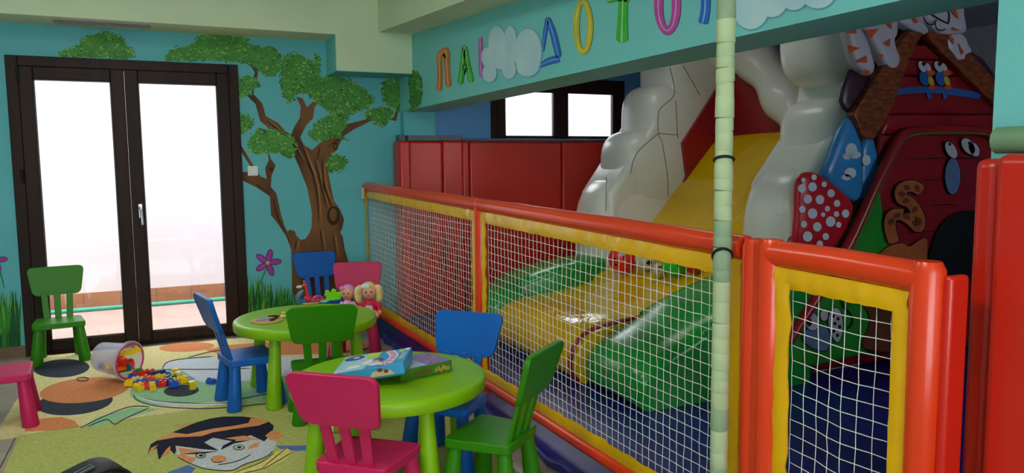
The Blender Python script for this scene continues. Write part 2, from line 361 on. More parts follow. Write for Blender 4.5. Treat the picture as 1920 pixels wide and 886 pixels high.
for poly, n in (([(110,105),(128,92),(148,86),(158,72),(195,60),(225,68),(240,85),(252,105),(215,110),(160,107)], 260),
    ([(312,112),(320,92),(360,84),(375,68),(415,62),(458,68),(470,84),(515,92),(528,118),(514,142),(485,132),(462,118),(440,116),(380,112),(340,114)], 420),
    ([(447,150),(465,142),(486,158),(470,172),(450,184),(446,165)], 90), ([(447,212),(466,218),(474,232),(462,244),(447,250),(445,228)], 80),
    ([(465,268),(480,246),(510,242),(545,255),(556,280),(545,296),(520,286),(490,288),(470,282)], 200),
    ([(526,150),(530,112),(552,100),(575,112),(588,120),(592,104),(600,120),(600,142),(640,146),(668,158),(697,182),(690,202),(664,208),(650,222),(628,214),(604,198),(585,182),(560,172),(546,190),(534,182)], 700),
    ([(580,246),(600,224),(630,214),(650,230),(640,252),(654,264),(630,258),(604,264),(584,258)], 160),
    ([(616,298),(632,290),(652,302),(640,318),(618,322)], 70), ([(682,214),(700,205),(732,202),(736,214),(722,234),(706,232),(690,222)], 110)):
    foliage(poly, 1, D, wall_back, n)
foliage([(716,168),(722,150),(744,142),(768,146),(768,196),(752,208),(736,200),(720,190)], 1, D, wall_back, 130)
foliage([(771,134),(780,134),(790,150),(792,176),(784,198),(774,206),(768,196),(767,150)], 0, XB, beam, 110)
# grass and flowers
gm = [mat('mural_grass', (44, 130, 36), .6, .3, (9, .2)), mat('mural_grass_dark', (18, 84, 40), .6, .3, (9, .2)), mat('mural_grass_light', (112, 178, 50), .6, .3, (9, .2))]
def grass(x0, x1, base, ht, n, name='painted_grass'):
    mb = MB(); nr = OUT[1]
    for k in range(n):
        x = random.uniform(x0, x1); h = ht(x)*random.uniform(.35, 1.05); b = base(x)+3; dx = random.uniform(-9, 9); wd = random.uniform(1.5, 3.5)
        mb.cur = random.choices((0, 1, 2), (2, 1.6, 1))[0]; l = nr*(.002+.003*random.random())
        mb.add([at(max(x0, x-wd), b, 1, D)+l, at(min(x1, x+wd), b, 1, D)+l, at(min(x1, max(x0, x+dx*.4+wd*.7)), b-h*.6, 1, D)+l, at(min(x1, max(x0, x+dx)), b-h, 1, D)+l, at(min(x1, max(x0, x+dx*.4-wd*.7)), b-h*.6, 1, D)+l], [(0, 1, 2, 3, 4)])
    return tag(mb.build(name, gm, wall_back), kind='stuff')
grass(-40, 39, lambda x: 655-.1*x, lambda x: 112, 260)
grass(456, 672, lambda x: 622-.085*(x-456), lambda x: 112-.55*abs(x-470)*(.9 if x < 590 else .8) if x < 560 else 55, 620)
petal = mat('mural_petal', (158, 62, 158), .6, .3, (8, .15)); petal_d = mat('mural_petal_edge', (92, 26, 100), .6, .3, (8, .1))
def flower(cx, cy, R, stem):
    paint('painted_stem', [ribbon([(cx+1, cy+5)]+stem, [3, 2.5, 2], 4)], 1, D, gm[0], wall_back, lift=.001)
    o = paint('painted_flower', [ell(cx+R*.55*math.cos(a), cy+R*.55*math.sin(a), R*.5, R*.24, 16, a) for a in [-1.35, -.12, 1.2, 2.55, 3.75]], 1, D, petal_d, wall_back, lift=.006)
    paint('petal', [ell(cx+R*.55*math.cos(a), cy+R*.55*math.sin(a), R*.44, R*.18, 16, a) for a in [-1.35, -.12, 1.2, 2.55, 3.75]], 1, D, petal, o, lift=.0075)
    paint('flower_centre', [ell(cx, cy, R*.15, R*.15, 12)], 1, D, mat('mural_yellow', (200, 170, 70), .6, .3, (8, .1)), o, lift=.009)
flower(502, 492, 25, [(494, 515), (486, 535)]); flower(-8, 487, 22, [(2, 515), (8, 540)])
# light switch
p = at(474, 320, 1, D)
s_ = tag(empty('light_switch', p), 'white square wall switch over the painted branch', 'switch')
boxo('plate', (-.04, -.009, -.04), (.04, 0, .04), mat('switch_white', (226, 226, 222), .4, .5, (9, .02)), s_, .003); boxo('rocker', (-.022, -.013, -.025), (.022, -.009, .025), MATS['switch_white'], s_, .002)

# ------------------------------------------------------------------ letters and clouds on the beam
Z7 = lambda x, y: (780+x/3.097, y/3.097)
def letter(strokes, rgb, name, rings=()):
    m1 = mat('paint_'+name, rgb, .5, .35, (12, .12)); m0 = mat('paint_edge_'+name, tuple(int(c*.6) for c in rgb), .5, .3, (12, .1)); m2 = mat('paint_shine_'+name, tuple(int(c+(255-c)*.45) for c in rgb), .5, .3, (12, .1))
    def st(grow, sh=0):
        out = []
        for pts, wd in strokes:
            ws = wd if isinstance(wd, (list, tuple)) else [wd]*len(pts)
            out.append(ribbon([Z7(x-sh, y) for x, y in pts], [max(.8, (q*1.3*grow if grow < 1 else q*1.3+grow)/3.097) for q in ws]))
        return out
    def rg(grow):
        q = []
        for cx, cy, rx, ry, wd in rings:
            g = wd*1.25*grow if grow < 1 else wd*1.25+grow
            a = [Z7(*e) for e in ell(cx, cy, rx+g/2, ry+g/2, 40)]; b = [Z7(*e) for e in ell(cx, cy, rx-g/2, ry-g/2, 40)]
            q.append((a, b))
        return q
    def mk(nm, grow, M, lift, par):
        mb = MB(); n = OUT[0]
        for poly in st(grow): mb.prism([at(x, y, 0, XB)+n*lift for x, y in poly], n*.001)
        for a, b in rg(grow):
            A = [at(x, y, 0, XB)+n*(lift+.001) for x, y in a]; B = [at(x, y, 0, XB)+n*(lift+.001) for x, y in b]; k = len(A)
            mb.add(A+B, [(i, (i+1) % k, k+(i+1) % k, k+i) for i in range(k)])
        return mb.build(nm, M, par)
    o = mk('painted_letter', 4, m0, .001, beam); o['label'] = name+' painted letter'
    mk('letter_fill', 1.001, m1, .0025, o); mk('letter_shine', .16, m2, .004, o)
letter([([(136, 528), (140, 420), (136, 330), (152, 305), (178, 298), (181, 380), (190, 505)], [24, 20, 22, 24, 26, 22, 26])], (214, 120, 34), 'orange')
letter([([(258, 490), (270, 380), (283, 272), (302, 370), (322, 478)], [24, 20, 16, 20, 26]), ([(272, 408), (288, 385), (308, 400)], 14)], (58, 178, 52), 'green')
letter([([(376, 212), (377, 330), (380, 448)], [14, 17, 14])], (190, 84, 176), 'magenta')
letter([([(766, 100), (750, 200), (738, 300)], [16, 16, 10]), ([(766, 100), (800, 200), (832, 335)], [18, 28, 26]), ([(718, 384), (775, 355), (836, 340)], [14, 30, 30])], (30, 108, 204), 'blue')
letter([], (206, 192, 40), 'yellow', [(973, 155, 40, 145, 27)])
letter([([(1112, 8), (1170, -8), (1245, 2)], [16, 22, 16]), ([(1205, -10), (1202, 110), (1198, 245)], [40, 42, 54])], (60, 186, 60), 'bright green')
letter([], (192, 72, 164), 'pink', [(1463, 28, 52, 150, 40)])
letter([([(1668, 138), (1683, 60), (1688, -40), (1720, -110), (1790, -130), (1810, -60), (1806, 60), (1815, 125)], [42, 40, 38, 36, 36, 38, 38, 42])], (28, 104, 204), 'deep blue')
cl = mat('mural_cloud', (196, 222, 226), .6, .3, (5, .06), rgb2=(170, 208, 222)); cle = mat('mural_cloud_edge', (124, 184, 216), .6, .3, (5, .1))
def cloud(E, lab):
    mb = MB(); n = OUT[0]; o = None
    for g, l, M, nm in ((5, .003, cle, 'painted_cloud'), (0, .0055, cl, 'cloud_fill')):
        mb = MB()
        for i, (cx, cy, rx, ry) in enumerate(E): mb.prism([at(*Z7(*e), 0, XB)+n*(l+i*.0002) for e in ell(cx, cy, rx+g, ry+g, 32)], n*.0005)
        o = mb.build(nm, M, beam if o is None else o)
        if nm == 'painted_cloud': o['label'] = lab
cloud([(475, 245, 50, 92), (552, 250, 38, 98), (655, 305, 78, 138), (420, 330, 34, 55), (432, 425, 40, 52), (545, 400, 40, 58), (500, 330, 90, 70), (655, 385, 65, 58)], 'painted pale cloud between the letters')
cloud([(1950, 30, 110, 140), (2075, -20, 95, 120), (2200, -50, 90, 110), (2340, -60, 110, 110)], 'painted pale cloud behind the wrapped pole')

# ------------------------------------------------------------------ play pit: mats, wall pads, ledge
pit = MB(); pit.box((1.60, 1.27, -.011), (7.79, 6.44, .05))
for k in range(1):
    pit.tube([(1.60+.012*math.sin(t*2.1), 1.27+t*.1, .026+.005*math.sin(t*1.7)) for t in range(0, 52)], [.024+.004*math.sin(t*1.3) for t in range(0, 52)], 10)
tag(pit.build('floor_mat', vinyl_blue, smooth=50), 'dark blue vinyl floor mat filling the play pit', 'floor mat')
def crumple(cx, cy, R, hgt, seed, n=18):
    rnd = random.Random(seed); mb = MB(); vs = []; g = 9
    for i in range(g):
        for j in range(g):
            u, v_ = i/(g-1)*2-1, j/(g-1)*2-1; e = max(abs(u), abs(v_))
            vs.append((cx+R*u+rnd.uniform(-.012, .012), cy+R*1.4*v_+rnd.uniform(-.012, .012), .006+hgt*(1-e*e)*rnd.uniform(.45, 1)))
    mb.add(vs, [(i*g+j, (i+1)*g+j, (i+1)*g+j+1, i*g+j+1) for i in range(g-1) for j in range(g-1)]); return mb
tag(crumple(1.52, 5.08, .075, .13, 3).build('mat_corner_flap', mat('bright_blue_vinyl', (24, 46, 190), .35, .5, (6, .15), (10, .3, .02)), smooth=70), 'crumpled bright blue vinyl flap on floor under the net fence', 'vinyl flap')
def pad(a, b, lab, M=vinyl_red):
    o = MB().box(a, b).build('wall_pad', M, bevel=.022); return tag(o, lab, 'wall pad', 'red padded panels on the walls')
PT = 1.6
pad((1.915, 6.29, .053), (2.015, 6.505, PT), 'narrow red wall pad at the end of the row by teal pilaster')
pad((2.02, 6.37, .053), (2.335, 6.455, PT), 'red wall pad in front of the teal pilaster under the beam')
pad((2.345, 6.40, .053), (2.545, 6.50, PT+.005), 'shaded red wall pad right beside the pilaster pad')
pad((2.55, 6.445, .053), (2.625, 6.54, PT+.005), 'thin red wall pad strip next to the wide pad')
pad((2.632, 6.465, .053), (3.60, 6.545, PT), 'wide red wall pad below the left half of the window')
pad((3.606, 6.465, .053), (4.75, 6.545, PT), 'wide red wall pad below the right half of the window')
pad((4.756, 6.465, .053), (5.9, 6.545, PT), 'wide red wall pad hidden mostly behind the bouncy castle')
lg = empty('pad_ledge'); tag(lg, 'grey ledge running along the top of the far red pads', 'ledge')
for a, b in (((1.95, 6.41, PT+.002), (2.008, 6.508, PT+.055)), ((2.02, 6.37, PT+.002), (2.30, 6.458, PT+.05)), ((2.305, 6.46, PT+.008), (2.55, 6.555, PT+.055)), ((2.555, 6.47, PT+.008), (5.9, 6.555, PT+.03))): boxo('ledge_board', a, b, grey_ledge, lg, .004)
# near pads at the right edge, green ledge
pad((1.80, -.6, 0), (1.995, 1.135, 1.405), 'tall red wall pad beside the gate under the green ledge')
pad((1.83, 1.142, .05), (1.995, 1.205, 1.395), 'narrow red wall pad between the gate post and tall pad')
tag(MB().tube([(1.93, -.6, 1.44), (1.93, 1.21, 1.44)], .034, 14).build('padded_ledge', mat('sage_vinyl', (112, 146, 110), .5, .4, (8, .06)), smooth=50), 'sage green padded tube along the near red pad top', 'padding')

# ------------------------------------------------------------------ net fence
FX = 1.69
zt = lambda y: 1.148+(y-1.2)*.0187
def strip(mb, a, b, wvec, n=30, amp=.004, seed=1):
    """wavy ribbon of vinyl from a to b, width vector wvec"""
    rnd = random.Random(seed); a, b, wv = Vector(a), Vector(b), Vector(wvec); vs = []
    off = [rnd.uniform(-amp, amp) for _ in range(n+1)]; of2 = [rnd.uniform(-amp, amp) for _ in range(n+1)]
    for i in range(n+1):
        p = a.lerp(b, i/n); vs += [p+Vector((-.004+off[i]*.5, 0, 0)), p+wv*.5+Vector((-.012+off[i], 0, 0)), p+wv*(1+of2[i]*12)+Vector((-.004+of2[i], 0, 0))]
    vs2 = [Vector(v)+Vector((.004, 0, 0)) for v in vs]; m_ = len(vs); fs = []
    for i in range(n):
        for j in range(2):
            A = i*3+j; fs += [(A, A+1, A+4, A+3), (m_+A, m_+A+3, m_+A+4, m_+A+1)]
    mb.add(vs+vs2, fs); return mb
def net(mb, y0, y1, zb, ztop, step=.043, seed=0, r=.0013):
    rnd = random.Random(seed); ny = max(2, round(abs(y1-y0)/step)); nz = max(2, round((ztop((y0+y1)/2)-zb)/step)); G = {}
    for i in range(ny+1):
        for j in range(nz+1):
            y = y0+(y1-y0)*i/ny; z = zb+(ztop(y)-zb)*j/nz; e = math.sin(PI*i/ny)*math.sin(PI*j/nz)
            G[i, j] = Vector((FX+.008+.008*e*math.sin(3*i/ny*PI)+rnd.uniform(-.002, .002), y+rnd.uniform(-.0016, .0016), z+rnd.uniform(-.0016, .0016)-.008*math.sin(PI*i/ny)*(1 if j < nz else .3)))
    for i in range(ny+1): mb.tube([G[i, j] for j in range(nz+1)], r, 4)
    for j in range(nz+1): mb.tube([G[i, j] for i in range(ny+1)], r, 4)
    return mb
fence = tag(empty('net_fence', (FX, 4, 0)), 'orange padded tube fence with white netting and yellow vinyl edging', 'fence')
fence.location = (0, 0, 0)
RR = .039
for a, b in ((6.62, 4.03), (4.03, 1.84)):
    pts = [(FX, a+(b-a)*t/12, zt(a+(b-a)*t/12)-RR) for t in range(13)]
    MB().tube(pts, [RR+.0015*math.sin(t*2.7) for t in range(13)], 18).build('top_rail', vinyl_tube, fence, smooth=60)
    MB().tube([(FX, a+(b-a)*t/8, .135) for t in range(9)], .033, 16).build('bottom_rail', vinyl_tube, fence, smooth=60)
for y in (6.61, 4.0, 1.80): MB().tube([(FX, y, 0 if y > 5 or y < 3 else .0), (FX, y, .6), (FX, y, zt(y)-.03), (FX, y, zt(y)-.006)], [.037, .037, .038, .03], 18).build('post', vinyl_tube, fence, smooth=60)
MB().tube([(FX, 4.0, .002), (FX, 4.0, .012)], .055, 18).build('post_foot', mat('foot_plate', (120, 112, 100), .4, .5, (9, .1)), fence, smooth=40)
boxo('wall_bracket', (FX-.06, 6.52, 1.10), (FX-.03, 6.56, 1.2), mat('bracket', (178, 182, 176), .4, .5, (9, .05)), fence, .003)
for a, b, sd in ((6.57, 4.04, 1), (3.96, 1.84, 2)):
    s1 = MB(); strip(s1, (FX-.012, a, zt(a)-.075), (FX-.012, b, zt(b)-.075), (0, 0, -.062), 60, .005, sd); s1.build('yellow_edging', vinyl_yellow, fence, smooth=70)
    s1 = MB(); strip(s1, (FX-.012, a, .165), (FX-.012, b, .165), (0, 0, .055), 60, .005, sd+5); s1.build('yellow_edging', vinyl_yellow, fence, smooth=70)
    s1 = MB(); strip(s1, (FX-.012, a-.0, .165), (FX-.012, a-.0, zt(a)-.08), (0, -.06, 0), 30, .004, sd+9); s1.build('yellow_edging', vinyl_yellow, fence, smooth=70)
    s1 = MB(); strip(s1, (FX-.012, b, .165), (FX-.012, b, zt(b)-.08), (0, .06, 0), 30, .004, sd+13); s1.build('yellow_edging', vinyl_yellow, fence, smooth=70)
    net(MB(), a-.05, b+.05, .2, lambda y: zt(y)-.13, seed=sd).build('net', cord, fence)
gate = tag(empty('net_gate', (0, 0, 0)), 'orange padded gate with white netting beside the wrapped pole', 'gate')
GX = FX-.01; g0, g1 = 1.715, 1.205
MB().tube([(GX, g0, zt(g0)-.04), (GX, (g0+g1)/2, zt(1.46)-.036), (GX, g1, zt(g1)-.04)], .04, 18).build('top_rail', vinyl_tube, gate, smooth=60)
for y in (g0, g1): MB().tube([(GX, y, .06), (GX, y, .6), (GX, y, zt(y)-.02), (GX, y, zt(y)+.002)], [.039, .038, .04, .03], 18).build('post', vinyl_tube, gate, smooth=60)
MB().tube([(GX, g0, .1), (GX, g1, .1)], .036, 16).build('bottom_rail', vinyl_tube, gate, smooth=60)
for a, b, wv, sd in (((GX-.012, g0-.035, zt(g0)-.075), (GX-.012, g1+.035, zt(g1)-.075), (0, 0, -.06), 31), ((GX-.012, g0-.03, .13), (GX-.012, g0-.03, zt(g0)-.08), (0, -.06, 0), 32), ((GX-.012, g1+.03, .13), (GX-.012, g1+.03, zt(g1)-.08), (0, .05, 0), 33), ((GX-.012, g0-.03, .13), (GX-.012, g1+.03, .13), (0, 0, .05), 34)):
    strip(MB(), a, b, wv, 24, .004, sd).build('yellow_edging', vinyl_yellow, gate, smooth=70)
net(MB(), g0-.07, g1+.06, .17, lambda y: zt(y)-.13, step=.045, seed=9).build('net', cord, gate)
boxo('hinge_flap', (FX-.03, 1.735, .06), (FX-.015, 1.775, zt(1.75)-.01), vinyl_tube, gate, .004)
boxo('latch_flap', (GX+.0, 1.145, .06), (GX+.07, 1.172, 1.12), inf_red if False else vinyl_red, gate, .01)
# wrapped pole
pole = tag(empty('wrapped_pole', (1.60, 1.845, 0)), 'tall pole wrapped in pale sage cloth tape by the fence', 'pole')
pc = mat('sage_cloth', (176, 192, 150), .75, .2, (10, .08), (40, .3, .006)); pc2 = mat('sage_cloth_dark', (142, 164, 132), .75, .2, (10, .08), (40, .3, .006))
rnd = random.Random(4); z = .056
MB().tube([(0, 0, .056), (0, 0, ZC)], .0245, 16).build('tube_core', pc2, pole, smooth=60)
while z < ZC-.01:
    h_ = rnd.uniform(.035, .075); ti = rnd.uniform(-.18, .18); r_ = .0262+rnd.uniform(0, .0018); z2 = min(ZC, z+h_)
    mb = MB(); n = 18
    for k, (zz, rr) in enumerate(((z, r_+.0012), (z2, r_))):
        pass
    prof = []
    vs = []
    for zz, rr in ((z, r_), (z+.003, r_+.0012), (z2-.004, r_+.0004), (z2, r_-.0012)):
        for j in range(n):
            t = 2*PI*j/n; vs.append((rr*math.cos(t), rr*math.sin(t), min(ZC, max(.056, zz+ti*rr*math.cos(t)))))
    mb.add(vs, [(i*n+j, i*n+(j+1) % n, (i+1)*n+(j+1) % n, (i+1)*n+j) for i in range(3) for j in range(n)])
    mb.build('cloth_wrap', pc if rnd.random() < .6 else pc2, pole, smooth=50); z = z2-.002
st = mat('black_strap', (18, 18, 20), .6, .3, (20, .1))
for zc, tl in ((1.10, .9), (1.40, .35)):
    MB().tube([(.0295*math.cos(t), .0295*math.sin(t), zc+tl*.0295*math.cos(t+2.2)) for t in [2*PI*i/24 for i in range(24)]], .0045, 6, closed=True).build('strap', st, pole, smooth=60)

# ------------------------------------------------------------------ inflatable slide
sl = tag(empty('inflatable_slide', (0, 0, 0)), 'large inflatable slide with yellow chute, white bulging walls and printed cartoon house', 'inflatable slide')
def sweepY(prof, y0, y1, bulge, n=16, e=.35, side=.0):
    """closed XZ outline swept in Y, swelling towards the middle"""
    cx = sum(p[0] for p in prof)/len(prof); mb = MB(); vs = []; m_ = len(prof)
    for i in range(n+1):
        u = -math.cos(PI*i/n); k = (1-abs(u)**3)**.5 if abs(u) < 1 else 0; y = (y0+y1)/2+u*(y1-y0)/2
        for x, z in prof: vs.append((x+(-bulge*(1-k) if x > cx else bulge*(1-k)), y, max(.052, z-bulge*(1-k))))
    fs = [(i*m_+j, i*m_+(j+1) % m_, (i+1)*m_+(j+1) % m_, (i+1)*m_+j) for i in range(n) for j in range(m_)]
    fs += [tuple(range(m_)), tuple(range(n*m_, (n+1)*m_))[::-1]]
    return mb.add(vs, fs)
lane = smooth_poly([(2.32, .06), (2.24, .12), (2.22, .22), (2.27, .33), (2.40, .40), (2.75, .44), (3.10, .50), (3.42, .66), (3.78, .98), (4.32, 1.56), (4.42, 1.60), (4.5, 1.61)], 4, closed=False)+[(4.5, .06)]
sweepY(lane, 3.90, 5.14, .05).build('slide_lane', inf_yellow, sl, smooth=40)
gb = smooth_poly([(2.40, .06), (2.29, .10), (2.28, .24), (2.36, .33), (2.6, .44), (3.0, .60), (3.35, .70), (3.6, .72)], 4, closed=False)+[(3.6, .06)]
sweepY(gb, 3.28, 3.90, .07).build('side_bumper', inf_green, sl, smooth=40)
gb2 = smooth_poly([(2.36, .06), (2.24, .12), (2.22, .26), (2.32, .40), (2.55, .52), (2.9, .60), (3.3, .64)], 4, closed=False)+[(3.3, .06)]
sweepY(gb2, 5.13, 5.60, .07).build('side_bumper', inf_green, sl, smooth=40)
MB().tube([(x+.006, 3.905, z-.012) for x, z in lane[2:-20]], .014, 8).build('red_piping', inf_red, sl, smooth=60)
# white bulging side walls: a core with air cushions swelling out of it
def white_wall(core, y0, y1, cs):
    o = MB().prism([(x, y0+.03, z) for x, z in core], (0, y1-y0-.06, 0)).build('white_side_wall', inf_white, sl, bevel=.05)
    for (x, z), (rx, rz) in cs: MB().sup((x, (y0+y1)/2, z), (rx, (y1-y0)/2, rz), .5, 36, 22).build('air_cushion', inf_white, o, smooth=80)
white_wall([(3.26, .06), (4.5, .06), (4.5, 2.6), (3.98, 2.6), (3.92, 2.0), (3.62, 1.55), (3.32, 1.15)], 5.13, 5.68, [((3.9, .64), (.70, .66)), ((4.0, 1.32), (.54, .36)), ((4.12, 1.70), (.44, .36)), ((4.24, 2.22), (.36, .48))])
white_wall([(3.55, .06), (4.5, .06), (4.5, 2.6), (3.80, 2.6), (4.0, 1.95), (3.95, 1.7), (3.58, 1.25)], 3.38, 3.92, [((4.0, .68), (.54, .70)), ((4.18, 1.47), (.40, .34)), ((4.30, 1.80), (.34, .30)), ((4.18, 2.28), (.42, .42))])
paint('inner_cheek', [[(1276, 268), (1340, 168), (1385, 130), (1385, 240), (1352, 276), (1240, 414), (1262, 380), (1284, 330)]], 1, 5.13, inf_red, sl, th=.03)
XA = 4.46
def pX(x, y, X=XA): return at(x, y, 0, X)
MB().prism([pX(x, y) for x, y in ((1310, 330), (1310, 215), (1385, 135), (1420, 150), (1520, 262), (1520, 330))], (.08, 0, 0)).build('back_panel', inf_red, sl, bevel=.02)
MB().tube([pX(x, y, XA-.02) for x, y in smooth_poly([(1290, 170), (1330, 128), (1365, 100), (1400, 100), (1440, 140), (1475, 190), (1505, 232), (1545, 290)], 4, closed=False)], [.16+.02*math.sin(k*1.05) for k in range(29)], 18).build('top_arch', inf_white, sl, smooth=80)
MB().tube([pX(x, y, XA-.03) for x, y in ((1330, 272), (1400, 268), (1490, 262))], .02, 8).build('blue_edge', mat('navy_vinyl', (40, 52, 110), .35, .5, (6, .1)), sl, smooth=60)

# stitched seams lying on the far white cushions
bpy.context.view_layer.update(); dg = bpy.context.evaluated_depsgraph_get()
seam_m = mat('seam_thread', (96, 88, 78), .8, .2, (30, .1))
for L in ([(1255, 122), (1264, 176), (1236, 207), (1235, 250), (1241, 264)], [(1277, 117), (1312, 178)], [(1267, 188), (1270, 250), (1272, 259)], [(1235, 250), (1272, 253)], [(1234, 250), (1194, 287), (1182, 325)], [(1137, 332), (1136, 396)], [(1241, 264), (1251, 325), (1253, 368)]):
    pts = []
    for x, y in smooth_poly(L, 8, closed=False):
        d = (FW+(x-960)/F*RT+(443-y)/F*UP).normalized(); hit, loc, nr, _, ob, _ = sc.ray_cast(dg, CP, d)
        if hit and ob.name.split('.')[0] in ('air_cushion', 'white_side_wall'): pts.append(loc+nr*.001)
    if len(pts) > 2: MB().tube(pts, .0028, 6).build('seam', seam_m, sl, smooth=60)

# printed near side of the inflatable: panels at y = YF
YF = 3.34
def panel(name, poly, M, depth=.05, y=YF, k=3, c=None, par=None, sm_=True):
    P = smooth_poly(poly, k) if sm_ else poly
    return MB().puff([at(a, b, 1, y) for a, b in P], (0, -1, 0), depth, at(*c, 1, y) if c else None).build(name, M, par or sl, smooth=70)
body = MB().box((4.12, YF+.03, .06), (6.2, 3.86, 1.62)).box((3.5, YF+.05, .06), (4.2, 3.5, .95)); body.build('inflated_body', inf_red, sl, bevel=.08)
MB().prism([(4.1, YF+.03, 1.5), (5.6, YF+.03, 1.5), (5.2, YF+.03, 1.86), (4.86, YF+.03, 2.08), (4.78, YF+.03, 2.3), (4.45, YF+.03, 2.4), (4.1, YF+.03, 2.0)], (0, .4, 0)).build('inflated_gable', inf_red, sl, bevel=.06)
sky_b = mat('print_sky_blue', (52, 138, 204), .3, .5, (4, .15)); sprint = dict(th=.002)
panel('sky_panel', [(1543, 330), (1555, 290), (1572, 245), (1590, 220), (1604, 240), (1612, 280), (1613, 360), (1600, 378), (1575, 360)], sky_b, .03, YF-.012)
panel('sky_panel', [(1614, 280), (1630, 250), (1642, 290), (1643, 345), (1630, 375), (1614, 370)], sky_b, .02, YF-.005)
clw = mat('print_cloud', (206, 218, 230), .35, .5, (6, .06))
paint('cloud_print', [ell(1596, 282, 11, 14), ell(1602, 290, 12, 7), ell(1588, 293, 8, 6), ell(1594, 324, 11, 10), ell(1587, 332, 9, 6), ell(1624, 300, 8, 10)], 1, YF-.043, clw, sl)
pk = panel('polka_panel', [(1488, 460), (1490, 400), (1492, 345), (1505, 324), (1530, 325), (1560, 345), (1594, 376), (1596, 400), (1580, 440), (1552, 472), (1520, 470)], mat('print_mushroom_red', (196, 26, 40), .3, .5, (4, .08)), .03, YF-.015)
dots = [(1503, 353, 7), (1523, 350, 8), (1545, 345, 5), (1514, 373, 8), (1537, 374, 8), (1558, 362, 7), (1504, 392, 6), (1523, 400, 9), (1551, 391, 5), (1569, 381, 6), (1543, 402, 4), (1557, 415, 9), (1507, 420, 6), (1532, 425, 8), (1572, 421, 5), (1514, 443, 9), (1548, 443, 6), (1537, 457, 6), (1585, 400, 7), (1568, 401, 5), (1526, 332, 5), (1506, 337, 4)]
for x, y, r in dots: paint('polka_dot', [ell(x, y, r, r*1.1, 14)], 1, YF-.046, clw, pk)
straw = mat('print_straw', (150, 76, 34), .35, .5, (20, .5, (1, 1, 3)), rgb2=(82, 36, 18)); dark_p = mat('print_plum', (58, 32, 50), .35, .5, (6, .3))
for poly in ([(1574, 190), (1592, 130), (1628, 140), (1632, 205), (1600, 225), (1590, 212)], [(1812, 100), (1838, 108), (1872, 160), (1872, 190), (1830, 140)]): panel('plum_patch', poly, dark_p, .02, YF-.002, 2)
grs = mat('print_straw_grass', (62, 78, 52), .4, .4, (40, .7), rgb2=(20, 30, 18))
panel('straw_grass_patch', [(1614, 372), (1643, 345), (1646, 330), (1640, 400), (1590, 460), (1560, 474), (1590, 430), (1600, 385)], grs, .015, YF-.004, 2)
# house: gable planks, each plank its own cushion
hw = mat('print_plank_red', (140, 24, 32), .28, .5, (4, .15), (7, .12, .02))
rows = [(85, 112), (113, 142), (143, 214), (215, 252), (253, 292), (293, 345), (346, 384), (385, 425), (426, 470)]
def hx(y):   # left outline of the house front in the photo
    return 1702-(y-85)*.36 if y < 220 else 1654-(y-220)*.16
for a, b in rows:
    R0, R1 = (min(1900, 1730+(a-85)*1.1), min(1900, 1730+(b-85)*1.1))
    poly = [(hx(a), a), ((hx(a)+R0)/2, a), (R0, a), (R1, b), ((hx(b)+R1)/2, b), (hx(b), b)]
    panel('plank', poly, hw, .03, YF-.008, sm_=False)
for poly in ([(1605, 262), (1585, 215), (1640, 130), (1690, 60), (1718, 62), (1700, 90), (1660, 200), (1625, 262)], [(1718, 62), (1690, 58), (1760, 60), (1812, 110), (1876, 180), (1876, 215), (1830, 180), (1770, 120), (1735, 86)]):
    MB().prism([at(x, y, 1, YF-.01) for x, y in poly], (0, -.06, 0)).build('roof_beam', straw, sl, bevel=.012)
branch = mat('print_branch_blue', (44, 92, 168), .35, .5, (5, .15))
YP = YF-.046
paint('painted_branch', [ribbon([(1655, 180), (1690, 171), (1740, 168), (1790, 172), (1838, 181)], [9, 11, 12, 13, 12])], 1, YP, branch, sl)
skin = mat('print_white', (186, 186, 200), .35, .5, (8, .06)); ink = black
def bird(cx, cy):
    b = paint('bird_print', [ell(cx-3, cy+12, 12, 15), ribbon([(cx+2, cy+38), (cx+4, cy+52)], 8)], 1, YP, branch, sl, lift=.003)
    paint('eye', [ell(cx-10, cy-8, 6.5, 11, 18, -.5), ell(cx+1, cy-6, 4.5, 9, 18, -.4)], 1, YP, skin, b, lift=.005)
    paint('pupil', [ell(cx-8, cy-13, 3.5, 4)], 1, YP, ink, b, lift=.007)
    paint('beak', [ell(cx+6, cy+4, 8, 5)], 1, YP, mat('print_orange', (196, 86, 26), .35, .5, (8, .1)), b, lift=.006)
    paint('breast', [ell(cx+6, cy+19, 5, 9, 16, -.4)], 1, YP, mat('print_yellow', (196, 166, 30), .35, .5, (8, .1)), b, lift=.006)
    paint('foot', [ell(cx+8, cy+31, 7, 4)], 1, YP, MATS['print_orange'], b, lift=.006)
bird(1738, 133); bird(1768, 133)
# lower panel with red tube frame, green hill, tail, dog, entrance shade patch
YL = YF-.055
arch = [(1478, 640), (1520, 575), (1565, 505), (1600, 440), (1640, 350), (1668, 292), (1690, 256), (1720, 246), (1780, 244), (1840, 246), (1862, 258)]
hill = mat('print_green_hill', (38, 140, 34), .32, .5, (4, .15))
panel('lower_red_panel', arch[3:]+[(1900, 300), (1900, 520), (1600, 520)], hw, .02, YF-.04, 2, c=(1760, 400))
panel('green_hill_panel', [(1480, 640), (1520, 575), (1565, 505), (1610, 420), (1642, 344), (1655, 400), (1672, 460), (1690, 560), (1700, 640), (1600, 668), (1484, 690)], hill, .02, YF-.05, 2, c=(1600, 560))
MB().tube([at(x, y, 1, YL-.02) for x, y in smooth_poly(arch, 4, closed=False)], .032, 12).build('red_tube_frame', inf_red, sl, smooth=70)
MB().tube([at(x+6, y+5, 1, YL-.045) for x, y in smooth_poly(arch[3:], 4, closed=False)], .006, 6).build('green_piping', hill, sl, smooth=70)
